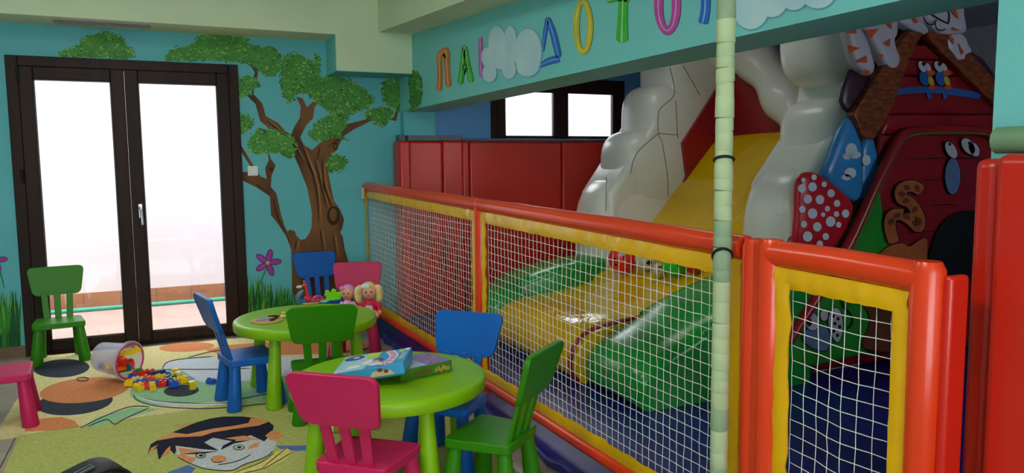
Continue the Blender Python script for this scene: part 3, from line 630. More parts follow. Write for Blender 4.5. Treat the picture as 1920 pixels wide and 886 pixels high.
paint('plank_line', [ribbon([(1690, 300), (1770, 296), (1850, 298)], [1, 2.5, 1]), ribbon([(1730, 337), (1800, 335)], [2, 1]), ribbon([(1745, 385), (1772, 383), (1800, 386)], [1, 2, 1]), ribbon([(1700, 435), (1760, 432)], [2, 1])], 1, YL-.012, ink, sl)
YQ = YL-.02
def outlined(name, polys, M, y, par=sl, g=1.6):
    def grow(poly):
        cx = sum(p[0] for p in poly)/len(poly); cy = sum(p[1] for p in poly)/len(poly)
        return [(x+(x-cx)/(math.hypot(x-cx, y_-cy)+.01)*g, y_+(y_-cy)/(math.hypot(x-cx, y_-cy)+.01)*g) for x, y_ in poly]
    o = paint(name, [grow(p) for p in polys], 1, y, ink, par, lift=.0); paint(name+'_fill', polys, 1, y, M, o, lift=.0015); return o
tabby = mat('print_tabby', (172, 92, 48), .4, .4, (8, .15)); tabby_d = mat('print_tabby_stripe', (106, 56, 34), .4, .4, (8, .15))
tp = [(1676, 455), (1668, 425), (1672, 405), (1690, 402), (1708, 412), (1722, 425), (1722, 405), (1706, 380), (1690, 372), (1690, 355), (1710, 348), (1728, 358)]
paint('tail_print', [ribbon(tp, 25)], 1, YQ, ink, sl); tl = paint('tail_fill', [ribbon(tp, 21)], 1, YQ, tabby, sl, lift=.002)
for i in range(1, len(tp)-1, 1): paint('stripe', [ell((tp[i][0]+tp[i+1][0])/2, (tp[i][1]+tp[i+1][1])/2, 5, 7, 10, .6*i)], 1, YQ, tabby_d, tl, lift=.0035)
outlined('cat_body_print', [smooth_poly([(1648, 490), (1660, 465), (1690, 455), (1704, 462), (1720, 452), (1736, 446), (1738, 470), (1728, 500)], 4)], tabby, YQ-.001)
greyb = mat('print_grey_blue', (92, 116, 158), .4, .4, (8, .15))
hn = outlined('hound_print', [ell(1786, 330, 14, 34)], greyb, YQ); outlined('eye', [ell(1783, 281, 9, 17, 18, -.5), ell(1815, 274, 10, 17, 18, -.6), ell(1826, 280, 9, 14, 18, -.5)], skin, YQ-.002, hn)
paint('pupil', [ell(1780, 270, 2.5, 3), ell(1817, 268, 3, 3)], 1, YQ-.004, ink, hn, lift=.003)
paint('entrance_shade', [smooth_poly([(1745, 520), (1748, 460), (1762, 425), (1785, 402), (1815, 395), (1850, 410), (1870, 520)], 4)], 1, YQ-.002, black, sl)  # shade inside the entrance painted as a flat black patch
# prints seen through the gate
dg = outlined('puppy_print', [smooth_poly([(1508, 640), (1506, 625), (1520, 612), (1545, 610), (1556, 630), (1550, 655), (1530, 655)], 4)], greyb, YQ)
outlined('eye', [ell(1522, 602, 13, 17, 20, -.2)], skin, YQ-.003, dg); paint('pupil', [ell(1517, 604, 5, 7)], 1, YQ-.006, ink, dg)
er = outlined('ear', [smooth_poly([(1553, 600), (1562, 578), (1574, 582), (1580, 610), (1572, 640), (1560, 630)], 4), ell(1545, 590, 7, 11)], skin, YQ-.002, dg)
paint('ear_spot', [ell(x, y, 3, 3.5, 10) for x, y in ((1562, 592), (1571, 597), (1565, 606), (1574, 612), (1563, 620), (1570, 628))], 1, YQ-.005, ink, dg)
paint('tail_line', [ribbon([(1598, 566), (1590, 556), (1580, 556), (1580, 572), (1594, 588), (1598, 604), (1588, 616)], 3)], 1, YQ-.002, ink, sl)
outlined('cat_print', [smooth_poly([(1615, 562), (1622, 556), (1640, 575), (1665, 566), (1700, 570), (1700, 650), (1620, 652), (1632, 600)], 4)], tabby_d, YQ-.001)
# striped cat legs and smiling cat head at the top
orange_p = mat('print_stripe_orange', (206, 84, 34), .4, .4, (8, .12))
def catlimb(polys, stripes):
    for p in polys:
        P = smooth_poly(p, 4); o = MB().puff([at(x, y, 1, YF-.03) for x, y in P], (0, -1, 0), .05).build('cat_leg', skin, sl, smooth=70)
    paint('orange_stripe', stripes, 1, YF-.084, orange_p, o)
catlimb([[(1578, 55), (1590, 50), (1604, 52), (1618, 78), (1628, 110), (1632, 132), (1625, 142), (1610, 136), (1596, 122), (1586, 95)]], [[(1585, 62), (1604, 54), (1606, 63)], [(1588, 84), (1612, 90), (1592, 100)], [(1602, 117), (1624, 104), (1626, 117)], [(1612, 138), (1622, 130), (1631, 134), (1624, 142)]])
catlimb([[(1610, 48), (1650, 38), (1672, 34), (1674, 60), (1668, 72), (1672, 95), (1679, 112), (1675, 130), (1662, 134), (1650, 124), (1642, 108), (1632, 92), (1620, 70)]], [[(1622, 56), (1647, 54), (1632, 74)], [(1656, 37), (1672, 36), (1672, 55)], [(1655, 82), (1669, 72), (1668, 87)], [(1643, 104), (1657, 102), (1650, 114)]])
catlimb([[(1676, 32), (1715, 26), (1724, 44), (1732, 62), (1722, 66), (1700, 58), (1680, 46)]], [[(1714, 28), (1722, 42), (1714, 44), (1711, 36)]])
P = smooth_poly([(1718, 26), (1745, 16), (1790, 12), (1796, 30), (1800, 62), (1780, 66), (1762, 68), (1740, 62), (1730, 48)], 4)
hd = MB().puff([at(x, y, 1, YF-.03) for x, y in P], (0, -1, 0), .07).build('cat_head', skin, sl, smooth=70)
paint('orange_stripe', [[(1781, 18), (1792, 15), (1797, 36), (1790, 30)], [(1786, 50), (1800, 58), (1786, 57)]], 1, YF-.105, orange_p, hd)
paint('face_line', [ribbon([(1730, 32), (1738, 44), (1750, 46), (1756, 36)], 2), ribbon([(1752, 40), (1756, 54), (1766, 57), (1772, 54)], 2), ribbon([(1740, 22), (1758, 34), (1778, 45)], 2.5), ribbon([(1778, 44), (1780, 30), (1776, 16)], 2)], 1, YF-.105, ink, hd)
catlimb([[(1764, 72), (1780, 62), (1798, 66), (1806, 84), (1813, 98), (1800, 106), (1798, 114), (1784, 116), (1776, 104), (1766, 92)]], [[(1775, 63), (1788, 72), (1788, 84)], [(1796, 80), (1808, 98), (1802, 102)]])

# balls on the landing
def ball(px, py, dpx, y, name, rgb, lab, extra=None):
    def lz(x):
        for a, b in zip(lane[:-2], lane[1:-1]):
            if b[0] > a[0] and a[0] <= x <= b[0]: return a[1]+(b[1]-a[1])*(x-a[0])/(b[0]-a[0])
        return 9
    best = None
    for k in range(80):                                   # where a ball of this size would rest on the lane
        p = at(px, py, 1, 3.98+k*.013); r = dpx/2*(p-CP).dot(FW)/F
        e = max(lz(p.x+r*math.sin(t))+r*math.cos(t) if False else lz(p.x+r*math.sin(t))-(p.z-r*math.cos(t)) for t in (-.6, -.3, 0, .3, .6, .9))
        if best is None or abs(e) < best[0]: best = (abs(e), p, r, e)
    _, p, r, e = best; p = p+Vector((0, 0, max(0, e)+.004))
    o = empty(name, p); tag(o, lab, 'ball', 'balls on the slide landing')
    MB().sup((0, 0, 0), (r, r, r), 1, 24, 14).build('shell', mat('ball_'+name+str(rgb[0]), rgb, .35, .5, (9, .05)), o, smooth=80)
    for (dx, dz, s1, s2), M in (extra or []):
        dr_ = (CP-p).normalized(); side = dr_.cross(Vector((0, 0, 1))).normalized()*-1; upv = side.cross(dr_)*-1
        dirv = (dr_+side*dx+Vector((0, 0, 1))*dz).normalized()
        rot = dirv.to_track_quat('Z', 'Y').to_matrix().to_4x4()
        mb = MB(); vs = [Vector((0, 0, r*1.012))]
        for k in range(12):
            t = 2*PI*k/12; q = Vector((s1*math.cos(t), s2*math.sin(t), 1)).normalized()*r*1.012; vs.append(q)
        mb.add([rot @ q for q in vs], [(0, i+1, (i+1) % 12+1) for i in range(12)]); mb.build('printed_patch', M, o)
    return o
YBALL = 4.35
ball(1168, 486, 54, YBALL, 'play_ball', (236, 46, 30), 'bright red ball with black printed face marks', [((-.1, .35, .22, .16), skin), ((-.7, -.05, .1, .13), black), ((-.6, -.5, .12, .07), black), ((.05, .1, .05, .2), black)])
ball(1212, 486, 44, YBALL+.25, 'play_ball', (206, 202, 190), 'white ball with black and dark green patches behind the red ball', [((-.2, .35, .32, .22), black), ((.4, .3, .3, .25), mat('ball_dark_green', (30, 88, 60), .4, .5, (9, .1))), ((.25, -.35, .25, .22), black)])
ball(1236, 508, 28, YBALL-.2, 'play_ball', (198, 186, 120), 'small cream ball with brown patch beside the green ball', [((.1, .55, .3, .2), mat('ball_brown', (120, 50, 30), .4, .5, (9, .1))), ((0, -.05, .1, .12), black), ((-.7, .1, .3, .4), skin)])
ball(1264, 496, 46, YBALL, 'play_ball', (24, 196, 40), 'bright green ball with curved black line', [((.3, .1, .06, .45), black)])
ball(1301, 500, 31, YBALL-.1, 'play_ball', (176, 26, 30), 'small dark red ball with ribbed seams by the green ball', [((.05, 0, .03, .7), black), ((.5, 0, .03, .6), black)])

# ------------------------------------------------------------------ rugs
def floor_at(x, y): return at(x, y, 2, .012)
pile = (260, .6, .006)
cream = mat('rug_cream', (222, 208, 150), .95, .1, (60, .12), pile); lime = mat('rug_lime', (180, 184, 104), .95, .1, (60, .14), pile)
def rug(name, c, M, lab):
    o = MB().prism([(x, y, .0005) for x, y in c], (0, 0, .0115)).build(name, M); return tag(o, lab, 'rug')
rug1 = rug('play_rug', [(-.82, 4.56), (1.28, 4.66), (1.28, 6.34), (-.80, 6.46)], cream, 'cream rug with orange discs and green frog by the glass doors')
rug2 = rug('play_rug', [(-.66, 2.3), (1.42, 2.3), (1.42, 4.655), (-.70, 4.553)], lime, 'lime rug with dark haired cartoon boy under the tables')
rc = lambda n, c: mat('rug_'+n, c, .95, .1, (60, .12), pile)
r_or, r_bk, r_gr, r_wh, r_ink = rc('orange', (214, 136, 90), ), rc('charcoal', (58, 64, 76)), rc('sage', (150, 192, 146)), rc('pale', (206, 212, 222)), rc('ink', (34, 40, 60))
def rp(name, polys, M, par, lift=0.0, clip=None):
    first = None
    for poly in polys:
        o = MB().prism([at(x, y, 2, .012)+Vector((0, 0, lift*.4)) for x, y in poly], (0, 0, .00025)).build(name, M, par); first = first or o
    return first
rp('charcoal_disc', [ell(116, 690, 52, 17, 28, -.06)], r_bk, rug1)
rp('orange_disc', [ell(350, 650, 52, 9, 28, -.05)], r_or, rug1)
rp('charcoal_disc', [ell(140, 754, 72, 23, 32, -.1)], r_bk, rug1)
rp('orange_disc', [ell(158, 731, 84, 23, 32, -.1)], r_or, rug1, .0007)
rp('orange_disc', [[(46, 808), (50, 797), (80, 784), (115, 781), (140, 788), (149, 799), (140, 800), (110, 805), (70, 808)]], r_or, rug1)
rp('orange_band', [[(384, 656), (430, 646), (560, 637), (645, 633), (700, 648), (650, 662), (560, 664), (430, 668)]], r_or, rug1)
rp('sage_shape', [smooth_poly([(244, 738), (256, 716), (290, 693), (330, 690), (420, 690), (560, 690), (640, 700), (640, 742), (520, 752), (400, 753), (300, 759), (262, 754)], 4)], r_gr, rug1)
rp('sage_shape', [[(152, 802), (180, 783), (245, 764), (300, 766), (250, 780), (190, 797)]], r_gr, rug1)
rp('pale_shape', [smooth_poly([(304, 692), (312, 680), (338, 672), (400, 668), (500, 668), (600, 672), (630, 690), (560, 700), (480, 712), (400, 716), (368, 712), (340, 694)], 4)], r_wh, rug1, .0007)
rp('charcoal_disc', [ell(340, 732, 33, 11, 24, -.06)], r_bk, rug1, .0014)
rp('blue_disc', [ell(352, 711, 14, 6)], rc('blue', (120, 150, 200)), rug1, .0014)
ln = [[(250, 740), (258, 750), (290, 760), (350, 765), (420, 764), (540, 752)], [(250, 741), (300, 752), (380, 756), (430, 755)], [(150, 802), (200, 778), (244, 762), (280, 762)], [(165, 799), (200, 786), (215, 795), (235, 784), (280, 764)], [(304, 692), (312, 680), (338, 673), (400, 668)], [(304, 692), (400, 692), (470, 690)], [(283, 704), (304, 694)], [(352, 670), (400, 658), (440, 655)], [(430, 752), (480, 742), (520, 735)]]
rp('outline', [ribbon(l, 1.6, 4) for l in ln], r_ink, rug1, .002)
rp('outline', [ribbon([(252, 741), (290, 753), (350, 758), (430, 757)], [1, 4, 4, 3], 4)], r_wh, rug1, .0026)
# boy on the near rug
q = lambda L: [(240+x/5.05, 740+y/5.05) for x, y in L]
b = rp('boy_hair', [q([(185,560),(215,465),(300,415),(440,345),(640,260),(780,222),(900,203),(1070,203),(1200,215),(1330,250),(1380,290),(1370,340),(1300,440),(1230,430),(1170,380),(950,392),(800,405),(720,450),(870,532),(660,510),(480,480),(440,560),(400,520),(290,612),(272,500)])], rc('hair', (38, 36, 56)), rug2)
rp('boy_face', [q([(450,480),(560,495),(720,450),(800,410),(950,395),(1170,385),(1290,440),(1330,400),(1410,455),(1370,530),(1300,590),(1100,660),(980,715),(760,705),(600,655),(470,590)])], rc('face', (196, 198, 204)), rug2, .0007)
rp('hair_lock', [q([(640,440),(720,450),(860,525),(690,512),(480,482),(400,455)]), q([(780,400),(960,385),(1170,375),(1000,440)])], MATS['rug_hair'], rug2, .0014)
skin_o = rc('peach', (222, 146, 92))
rp('orange_streak', [q([(235,440),(420,355),(560,372),(800,320),(1020,290),(1140,265),(1165,215),(1280,230),(1330,255),(1240,290),(1000,322),(800,355),(700,390),(450,402)]), q([(190,555),(220,500),(290,468),(230,530)]), q([(310,590),(360,520),(400,480),(400,540)]), q([(920,410),(1100,385),(1250,425),(1060,430)]), q([(410,290),(640,265),(520,300)])], skin_o, rug2, .0021)
rp('cheek', [q([(455,580),(500,560),(650,600),(600,645),(520,620)]), [(240+x/5.05, 740+y/5.05) for x, y in ell(862, 605, 72, 32)], q([(1130,520),(1160,470),(1250,445),(1230,490)]), q([(1300,385),(1360,338),(1440,345),(1476,400),(1400,420),(1350,430)]), q([(470,500),(640,520),(720,540),(500,555)])], skin_o, rug2, .0021)
rp('eyebrow', [q([(878,522),(900,480),(980,440),(1150,430),(1000,462)]), q([(495,562),(640,545),(860,530),(700,560)])], MATS['rug_hair'], rug2, .0028)
for cx, cy, rx in ((1050, 497, 56), (688, 575, 48)):
    rp('eye', [[(240+x/5.05, 740+y/5.05) for x, y in ell(cx, cy, rx, 26)]], MATS['rug_hair'], rug2, .0028)
    rp('iris', [[(240+x/5.05, 740+y/5.05) for x, y in ell(cx, cy, rx-9, 20)]], rc('iris', (176, 196, 160)), rug2, .0035)
    rp('pupil', [[(240+x/5.05, 740+y/5.05) for x, y in ell(cx+4, cy, 20, 11)]], MATS['rug_hair'], rug2, .0042)
rp('outline', [ribbon(q(l), 1.2, 4) for l in ([(850,662),(980,642),(1080,610),(1165,562)], [(790,600),(800,630),(850,640),(900,630)], [(470,590),(600,655),(760,705),(980,715),(1100,660),(1300,590),(1370,530)], [(1000,738),(1260,640),(1380,550)], [(1100,738),(1300,690),(1560,540)], [(1270,690),(1500,505)])], r_ink, rug2, .0049)
rp('blue_collar', [q([(360,738),(570,660),(640,690),(600,738)]), q([(1400,480),(1760,475),(1760,520),(1590,530),(1440,510)])], rc('collar', (92, 118, 176)), rug2, .0007)
rp('yellow_hand', [q([(960,738),(1260,640),(1380,545),(1500,503),(1570,540),(1480,620),(1300,700),(1210,738)])], rc('hand', (222, 206, 120)), rug2, .0014)
tag(MB().tube([Vector(at(155+11*math.cos(t), 710+3.5*math.sin(t), 2, .016)) for t in [2*PI*i/24 for i in range(24)]], .003, 6, closed=True).build('hair_tie', mat('hair_tie_grey', (70, 74, 74), .6, .3, (20, .1)), smooth=60), 'thin dark elastic ring lying on the cream rug', 'hair tie')

# ------------------------------------------------------------------ tables
def table(loc, ang, lab):
    t = tag(empty('round_table', loc, ang), lab, 'table', 'round lime play tables')
    MB().lathe([(.0, .478), (.30, .478), (.395, .479), (.412, .477), (.422, .470), (.425, .460), (.423, .425), (.418, .419), (.408, .419), (.405, .45), (.0, .45)], 64, cap=False).build('tabletop', pl_green, t, smooth=40)
    for k in range(4):
        a = PI/4+k*PI/2
        top, bot = Vector((.325*math.cos(a), .325*math.sin(a), .45)), Vector((.365*math.cos(a), .365*math.sin(a), .0145))
        MB().tube([bot, bot+Vector((0, 0, .006)), bot.lerp(top, .5), top], [.043, .046, .037, .029], 20).build('leg', pl_green, t, smooth=50)
    return t
T1 = table((.803, 4.674, 0), math.radians(3), 'lime round play table with small toys by the painted tree')
T2 = table((.895, 3.175, 0), math.radians(-35), 'lime round play table holding two board game boxes')
# ------------------------------------------------------------------ chairs
def rrect(pts, rad, n=5):
    out = []; k = len(pts)
    for i in range(k):
        p, a, c = Vector(pts[i]), Vector(pts[i-1]), Vector(pts[(i+1) % k]); u, v_ = (a-p).normalized(), (c-p).normalized()
        s_, e_ = p+u*rad, p+v_*rad
        for j in range(n+1):
            t = j/n; out.append(((1-t)**2)*s_+2*t*(1-t)*p+t*t*e_)
    return out
def chair(M):
    c = empty('child_chair')
    # seat: wider at the front (-y)
    st = MB(); st.prism([(p.x, p.y, .262) for p in rrect([(-.168, -.142), (.168, -.142), (.145, .142), (-.145, .142)], .03)], (0, 0, .040)); st.build('seat', M, c, bevel=.006)
    for sx, sy in ((-1, -1), (1, -1), (-1, 1), (1, 1)):
        xt, yt = (.128 if sy < 0 else .11), .105; xb, yb = xt+.022, yt+.022
        MB().tube([(sx*xb, sy*yb, .0125), (sx*xb, sy*yb, .018), (sx*(xt+xb)/2, sy*(yt+yb)/2, .14), (sx*xt, sy*yt, .264)], [.039, .042, .035, .028], 18).build('leg', M, c, smooth=50)
    lean = lambda z: .118+(z-.30)*.27
    for sx in (-1, 0, 1):
        sl_ = MB(); xs0, xs1 = sx*.072, sx*.082; w_ = .021; th = .016
        vs = []
        for z, xc in ((.298, xs0), (.38, (xs0+xs1)/2), (.48, xs1)):
            y = lean(z); vs += [(xc-w_, y-th/2, z), (xc+w_, y-th/2, z), (xc+w_, y+th/2, z), (xc-w_, y+th/2, z)]
        sl_.add(vs, [(i*4+j, i*4+(j+1) % 4, (i+1)*4+(j+1) % 4, (i+1)*4+j) for i in range(2) for j in range(4)]+[(0, 1, 2, 3), (8, 9, 10, 11)]); sl_.build('slat', M, c, bevel=.004)
    P = rrect([(-.155, .462), (.155, .462), (.187, .665), (-.187, .665)], .042, 7); out = []
    mb = MB(); n = len(P); y_ = lambda x, z, s: lean(z)+s*.0125-.03*(1-(x/.187)**2)+.028+0
    top = lambda p: p[1]+.008*(1-(p[0]/.187)**2)*(1 if p[1] > .56 else 0)
    mb.add([(p[0], y_(p[0], p[1], -1), top(p)) for p in P]+[(p[0], y_(p[0], p[1], 1), top(p)) for p in P], [tuple(range(n)), tuple(range(2*n-1, n-1, -1))]+[(i, n+i, n+(i+1) % n, (i+1) % n) for i in range(n)])
    mb.build('backrest', M, c, bevel=.005)
    return c
protos = {}
def put_chair(M, x, y, bdx, bdy, lab):
    rz = math.atan2(-bdx, bdy)
    if M.name in protos: c = copy_tree(protos[M.name]); 
    else: c = chair(M); protos[M.name] = c
    c.location = (x, y, 0); c.rotation_euler = (0, 0, rz); tag(c, lab, 'chair', 'small plastic chairs around the room'); return c
put_chair(pl_dgreen, -.674, 6.285, -.1, .99, 'green child chair standing in front of the glass doors')
put_chair(pl_pink, -.805, 4.84, -1, -.08, 'pink child chair on the bare tiles at the rug edge')
put_chair(pl_blue, .45, 4.61, -.985, -.18, 'blue child chair turned sideways with slatted back toward the doors')
put_chair(pl_blue, 1.21, 6.25, -.05, .99, 'blue child chair against the painted tree trunk')
put_chair(pl_pink, 1.275, 5.39, .35, .937, 'pink child chair with two dolls sitting on it')
put_chair(pl_dgreen, .793, 4.165, -.147, -.989, 'green child chair pushed between the two round tables')
put_chair(pl_pink, .687, 2.776, -.68, -.73, 'pink child chair tucked in at the table with game boxes')
put_chair(pl_blue, 1.202, 3.27, .745, .666, 'blue child chair at the game table by the fence post')
put_chair(pl_dgreen, 1.214, 2.776, .64, -.77, 'green child chair standing beside the net and game table')

# ------------------------------------------------------------------ game boxes
def gamebox(loc, rz, size, Mtop, Mside, lab, tilt=0):
    o = tag(empty('game_box', loc, rz), lab, 'game box'); o.rotation_euler = (tilt, 0, rz); a, b_, h_ = size
    boxo('tray', (-a/2+.003, -b_/2+.003, 0), (a/2-.003, b_/2-.003, h_*.5), Mside, o, .001); boxo('lid', (-a/2, -b_/2, h_*.15), (a/2, b_/2, h_), Mtop, o, .0015); return o
def decal(o, polys, z, M, name='print'):
    for p in polys: r_ = MB().prism([(x, y, z) for x, y in p], (0, 0, .0004)).build(name, M, o)
    return r_
def decal_side(o, polys, y, M, name='side_print'):
    for p in polys: r_ = MB().prism([(x, y, z) for x, z in p], (0, -.0004, 0)).build(name, M, o)
    return r_
bxb = mat('box_blue', (62, 156, 212), .35, .5, (10, .05)); bxt = mat('box_teal', (30, 128, 150), .4, .5, (10, .1))
bxg = mat('box_green', (62, 112, 30), .4, .5, (14, .25)); k_pink = mat('box_pink', (214, 90, 170), .4, .5, (30, .1)); k_white = mat('box_white', (226, 232, 236), .4, .5, (20, .04)); k_lime = mat('box_lime', (186, 208, 92), .4, .5, (20, .1)); k_navy = mat('box_navy', (64, 84, 156), .4, .5, (60, .3)); k_pale = mat('box_pale', (170, 206, 222), .4, .5, (30, .15)); k_brown = mat('box_brown', (120, 66, 44), .4, .5, (40, .2)); k_skin = mat('box_skin', (222, 180, 150), .4, .5, (30, .05)); k_purple = mat('box_purple', (140, 120, 170), .4, .5, (40, .35))
tz = .4795
c2 = at(775, 680, 2, tz+.045); g2 = gamebox((c2.x+.005, c2.y+.01, tz), math.radians(16), (.27, .20, .05), bxg, bxg, 'green board game box with lilac grid lid under the blue box')
decal(g2, [[(-.133, -.097), (.133, -.097), (.133, .097), (-.133, .097)]], .0502, k_purple, 'lid_print')
decal(g2, [[(-.13+i*.028, -.09), (-.108+i*.028, -.09), (-.108+i*.028, .085), (-.13+i*.028, .085)] for i in range(5)], .0507, k_pale, 'grid_print')
decal_side(g2, [ell(-.06+i*.016, .026+.002*math.sin(i*2), .006, .009, 8) for i in range(6)], -.1002, k_brown, 'side_lettering')
decal_side(g2, [ell(.05+i*.013, .022+.006*math.sin(i*2.4), .008, .011, 8) for i in range(6)], -.1002, mat('box_gold', (176, 150, 60), .4, .5, (60, .4)), 'side_picture')
A, B_, Cc, Dd = at(660, 661, 2, tz+.075), at(771, 652, 2, tz+.095), at(745, 706, 2, tz+.07), at(640, 705, 2, tz+.05)
ctr = (A+B_+Cc+Dd)/4; dirx = (B_-A).normalized()
g1 = gamebox((ctr.x-.004, ctr.y-.005, tz+.037), math.atan2(dirx.y, dirx.x)-.02, (.30, .225, .05), bxb, bxt, 'bright blue board game box with pink curved title leaning on the green box')
g1.rotation_euler = (math.radians(3), math.radians(-9), math.atan2(dirx.y, dirx.x)-.02)
decal(g1, [[(-.145, -.108), (-.02, -.108), (.02, .108), (-.145, .108)]], .0503, k_pale, 'lid_scene')
decal(g1, [[(-.03, .03), (.015, .03), (.02, .108), (-.04, .108)]], .0507, k_lime, 'lime_corner')
decal(g1, [ell(-.095, .07, .045, .034)], .0507, k_navy, 'round_emblem'); decal(g1, [ell(-.088, .074, .014, .01)], .0511, k_white, 'emblem_centre')
decal(g1, [ell(-.02, -.02, .024, .03), ell(-.07, -.06, .03, .02), ell(.02, -.06, .03, .02)], .0511, k_white, 'figure'); decal(g1, [ell(.03, -.01, .018, .022)], .0515, k_brown, 'figure_hair'); decal(g1, [ell(.02, -.03, .015, .018), ell(-.04, .005, .012, .014)], .0519, k_skin, 'figure_face')
arcp = [(.055+.035*math.sin(t), -.10+.2*i/8) for i, t in enumerate([PI*k/8 for k in range(9)])]
decal(g1, [ribbon(arcp, .038, 3)], .0511, k_white, 'title_halo')
decal(g1, [[(x-.012, y-.008), (x+.013, y-.006), (x+.011, y+.009), (x-.014, y+.007)] for x, y in arcp], .0516, k_pink, 'title_letter')
decal(g1, [[(.105, .05), (.13, .06), (.118, .1), (.1, .095)]], .0511, k_lime, 'lime_burst'); decal(g1, [[(.127, .075), (.147, .075), (.147, .106), (.127, .106)]], .0511, k_white, 'info_label')
decal(g1, [[(.118+i*.008, -.05), (.121+i*.008, -.05), (.126+i*.008, .05), (.123+i*.008, .05)] for i in range(3)], .0511, k_white, 'text_line'); decal(g1, [[(.07, -.095), (.1, -.095), (.105, -.06), (.075, -.06)]], .0511, k_skin, 'small_picture')
decal_side(g1, [[(.0, .010), (.11, .010), (.09, .033), (.02, .033)]], -.1127, k_skin, 'board_picture'); decal_side(g1, [ell(.05, .036, .012, .008), ell(.075, .028, .01, .008)], -.1133, k_brown, 'figure')
# box on the rug under the game table
c3 = at(655, 787, 2, .04); g3 = gamebox((c3.x, c3.y-.04, .0145), math.radians(-14), (.26, .13, .052), mat('box_yellow', (206, 178, 40), .45, .5, (20, .15)), MATS['box_yellow'], 'yellow game box lying on the rug under the game table')
decal_side(g3, [[(-.12, .006), (-.09, .006), (-.09, .048), (-.12, .048)]], -.0652, k_white, 'side_label'); decal_side(g3, [[(-.06, .006), (.06, .006), (.06, .048), (-.06, .048)]], -.0652, mat('box_mixed', (90, 150, 90), .45, .5, (50, .6)), 'side_picture')

# ------------------------------------------------------------------ toys on the far table
TZ = .4795
p = at(500, 600, 2, TZ+.004); pal = tag(empty('puzzle_disc', (p.x, p.y, TZ)), 'round wooden picture puzzle disc on the lime table', 'puzzle')
MB().lathe([(.0, 0), (.092, 0), (.094, .003), (.092, .006), (0, .006)], 32, cap=False).build('board', mat('puzzle_wood', (196, 160, 84), .5, .4, (12, .2)), pal, smooth=40)
for (x, y, rx, ry), rgb in zip(((-.03, .0, .035, .022), (.02, -.03, .03, .018), (.04, .02, .028, .02), (-.01, .045, .04, .018), (.05, -.01, .022, .022)), ((170, 90, 160), (100, 160, 220), (150, 40, 30), (120, 150, 210), (200, 110, 50))): decal(pal, [ell(x, y, rx, ry, 14)], .0062, mat('puzzle%d' % rgb[0], rgb, .5, .4, (20, .1)), 'picture_piece')
a, b_ = at(513, 597, 2, TZ+.012), at(528, 589, 2, TZ+.012)
br = tag(empty('paint_brush', (0, 0, 0)), 'small dark brush resting on the puzzle disc', 'brush'); MB().tube([a, b_], .004, 8).build('shaft', black, br, smooth=60); MB().tube([a-(b_-a)*.35, a], [.010, .007], 8).build('bristles', mat('brush_red', (130, 30, 20), .7, .3, (30, .2)), br, smooth=60)
p = at(511, 591.5, 2, TZ+.006); boxo('domino_strip', (-.026, -.006, 0), (.026, .006, .008), black, None, .001).location = (p.x, p.y, TZ); tag(bpy.context.scene.objects['domino_strip'], 'small black toy bar behind the puzzle disc', 'toy bar')
p = at(531, 592, 2, TZ+.012); yt = tag(empty('toy_duck', (p.x, p.y, TZ)), 'little yellow and cream toy bird by the green chair back', 'toy'); MB().sup((0, 0, .012), (.022, .015, .012), 1, 14, 8).build('body', mat('toy_cream', (226, 214, 160), .4, .5, (9, .05)), yt, smooth=80); MB().sup((.002, 0, .03), (.014, .013, .012), 1, 14, 8).build('head', mat('toy_yellow', (230, 196, 30), .4, .5, (9, .05)), yt, smooth=80)
toyp = lambda x, y: at(x, y, 2, TZ)
tb = mat('toy_slate_blue', (70, 116, 150), .4, .5, (12, .15)); tr = mat('toy_red', (226, 40, 50), .35, .5, (9, .05)); tpk = mat('toy_pink', (222, 70, 130), .35, .5, (9, .08)); tg = mat('toy_lime', (130, 220, 20), .35, .5, (9, .05))
p = toyp(562, 570); dl = tag(empty('toy_dolphin', p), 'slate blue toy dolphin standing on the table', 'toy')
MB().tube(smooth_poly([(-.004, 0, .0), (-.012, 0, .03), (-.004, 0, .055), (.012, 0, .078), (.028, 0, .095)], 3, closed=False), [.008, .011, .013, .014, .016, .017, .018, .017, .016, .014, .012, .009, .005], 12).build('body', tb, dl, smooth=80)
MB().prism([(-.014, -.002, .04), (-.036, -.002, .06), (-.012, -.002, .064)], (0, .005, 0)).build('fin', tb, dl, bevel=.001); MB().prism([(-.02, -.003, .0), (.02, -.003, .0), (.0, -.003, .016)], (0, .006, 0)).build('tail', tb, dl, bevel=.001)
MB().sup((.0, -.004, .118), (.02, .008, .010), 1, 14, 8).build('snout', mat('toy_white', (220, 216, 220), .4, .5, (9, .1)), dl, smooth=80)
p = toyp(578, 566); gf = tag(empty('toy_giraffe', p), 'red toy giraffe with long neck on a round base', 'toy')
MB().sup((0, 0, .022), (.026, .02, .022), .8, 16, 10).build('body', tr, gf, smooth=80); MB().tube([(0, 0, .035), (-.006, 0, .07), (-.016, 0, .112)], [.013, .010, .009], 10).build('neck', tr, gf, smooth=70); MB().tube([(-.010, 0, .116), (-.022, 0, .12), (-.034, 0, .11)], [.012, .012, .006], 10).build('head', tr, gf, smooth=70)
MB().tube([(-.016, 0, .122), (-.022, 0, .14)], [.004, .004], 8).build('horn', tpk, gf, smooth=70); MB().sup((-.023, 0, .143), (.006, .006, .006), 1, 10, 6).build('horn_tip', mat('toy_lilac', (190, 110, 210), .4, .5, (9, .05)), gf, smooth=80)
p = toyp(595, 565); cr = tag(empty('toy_car', p), 'small pink toy car shell on the table', 'toy')
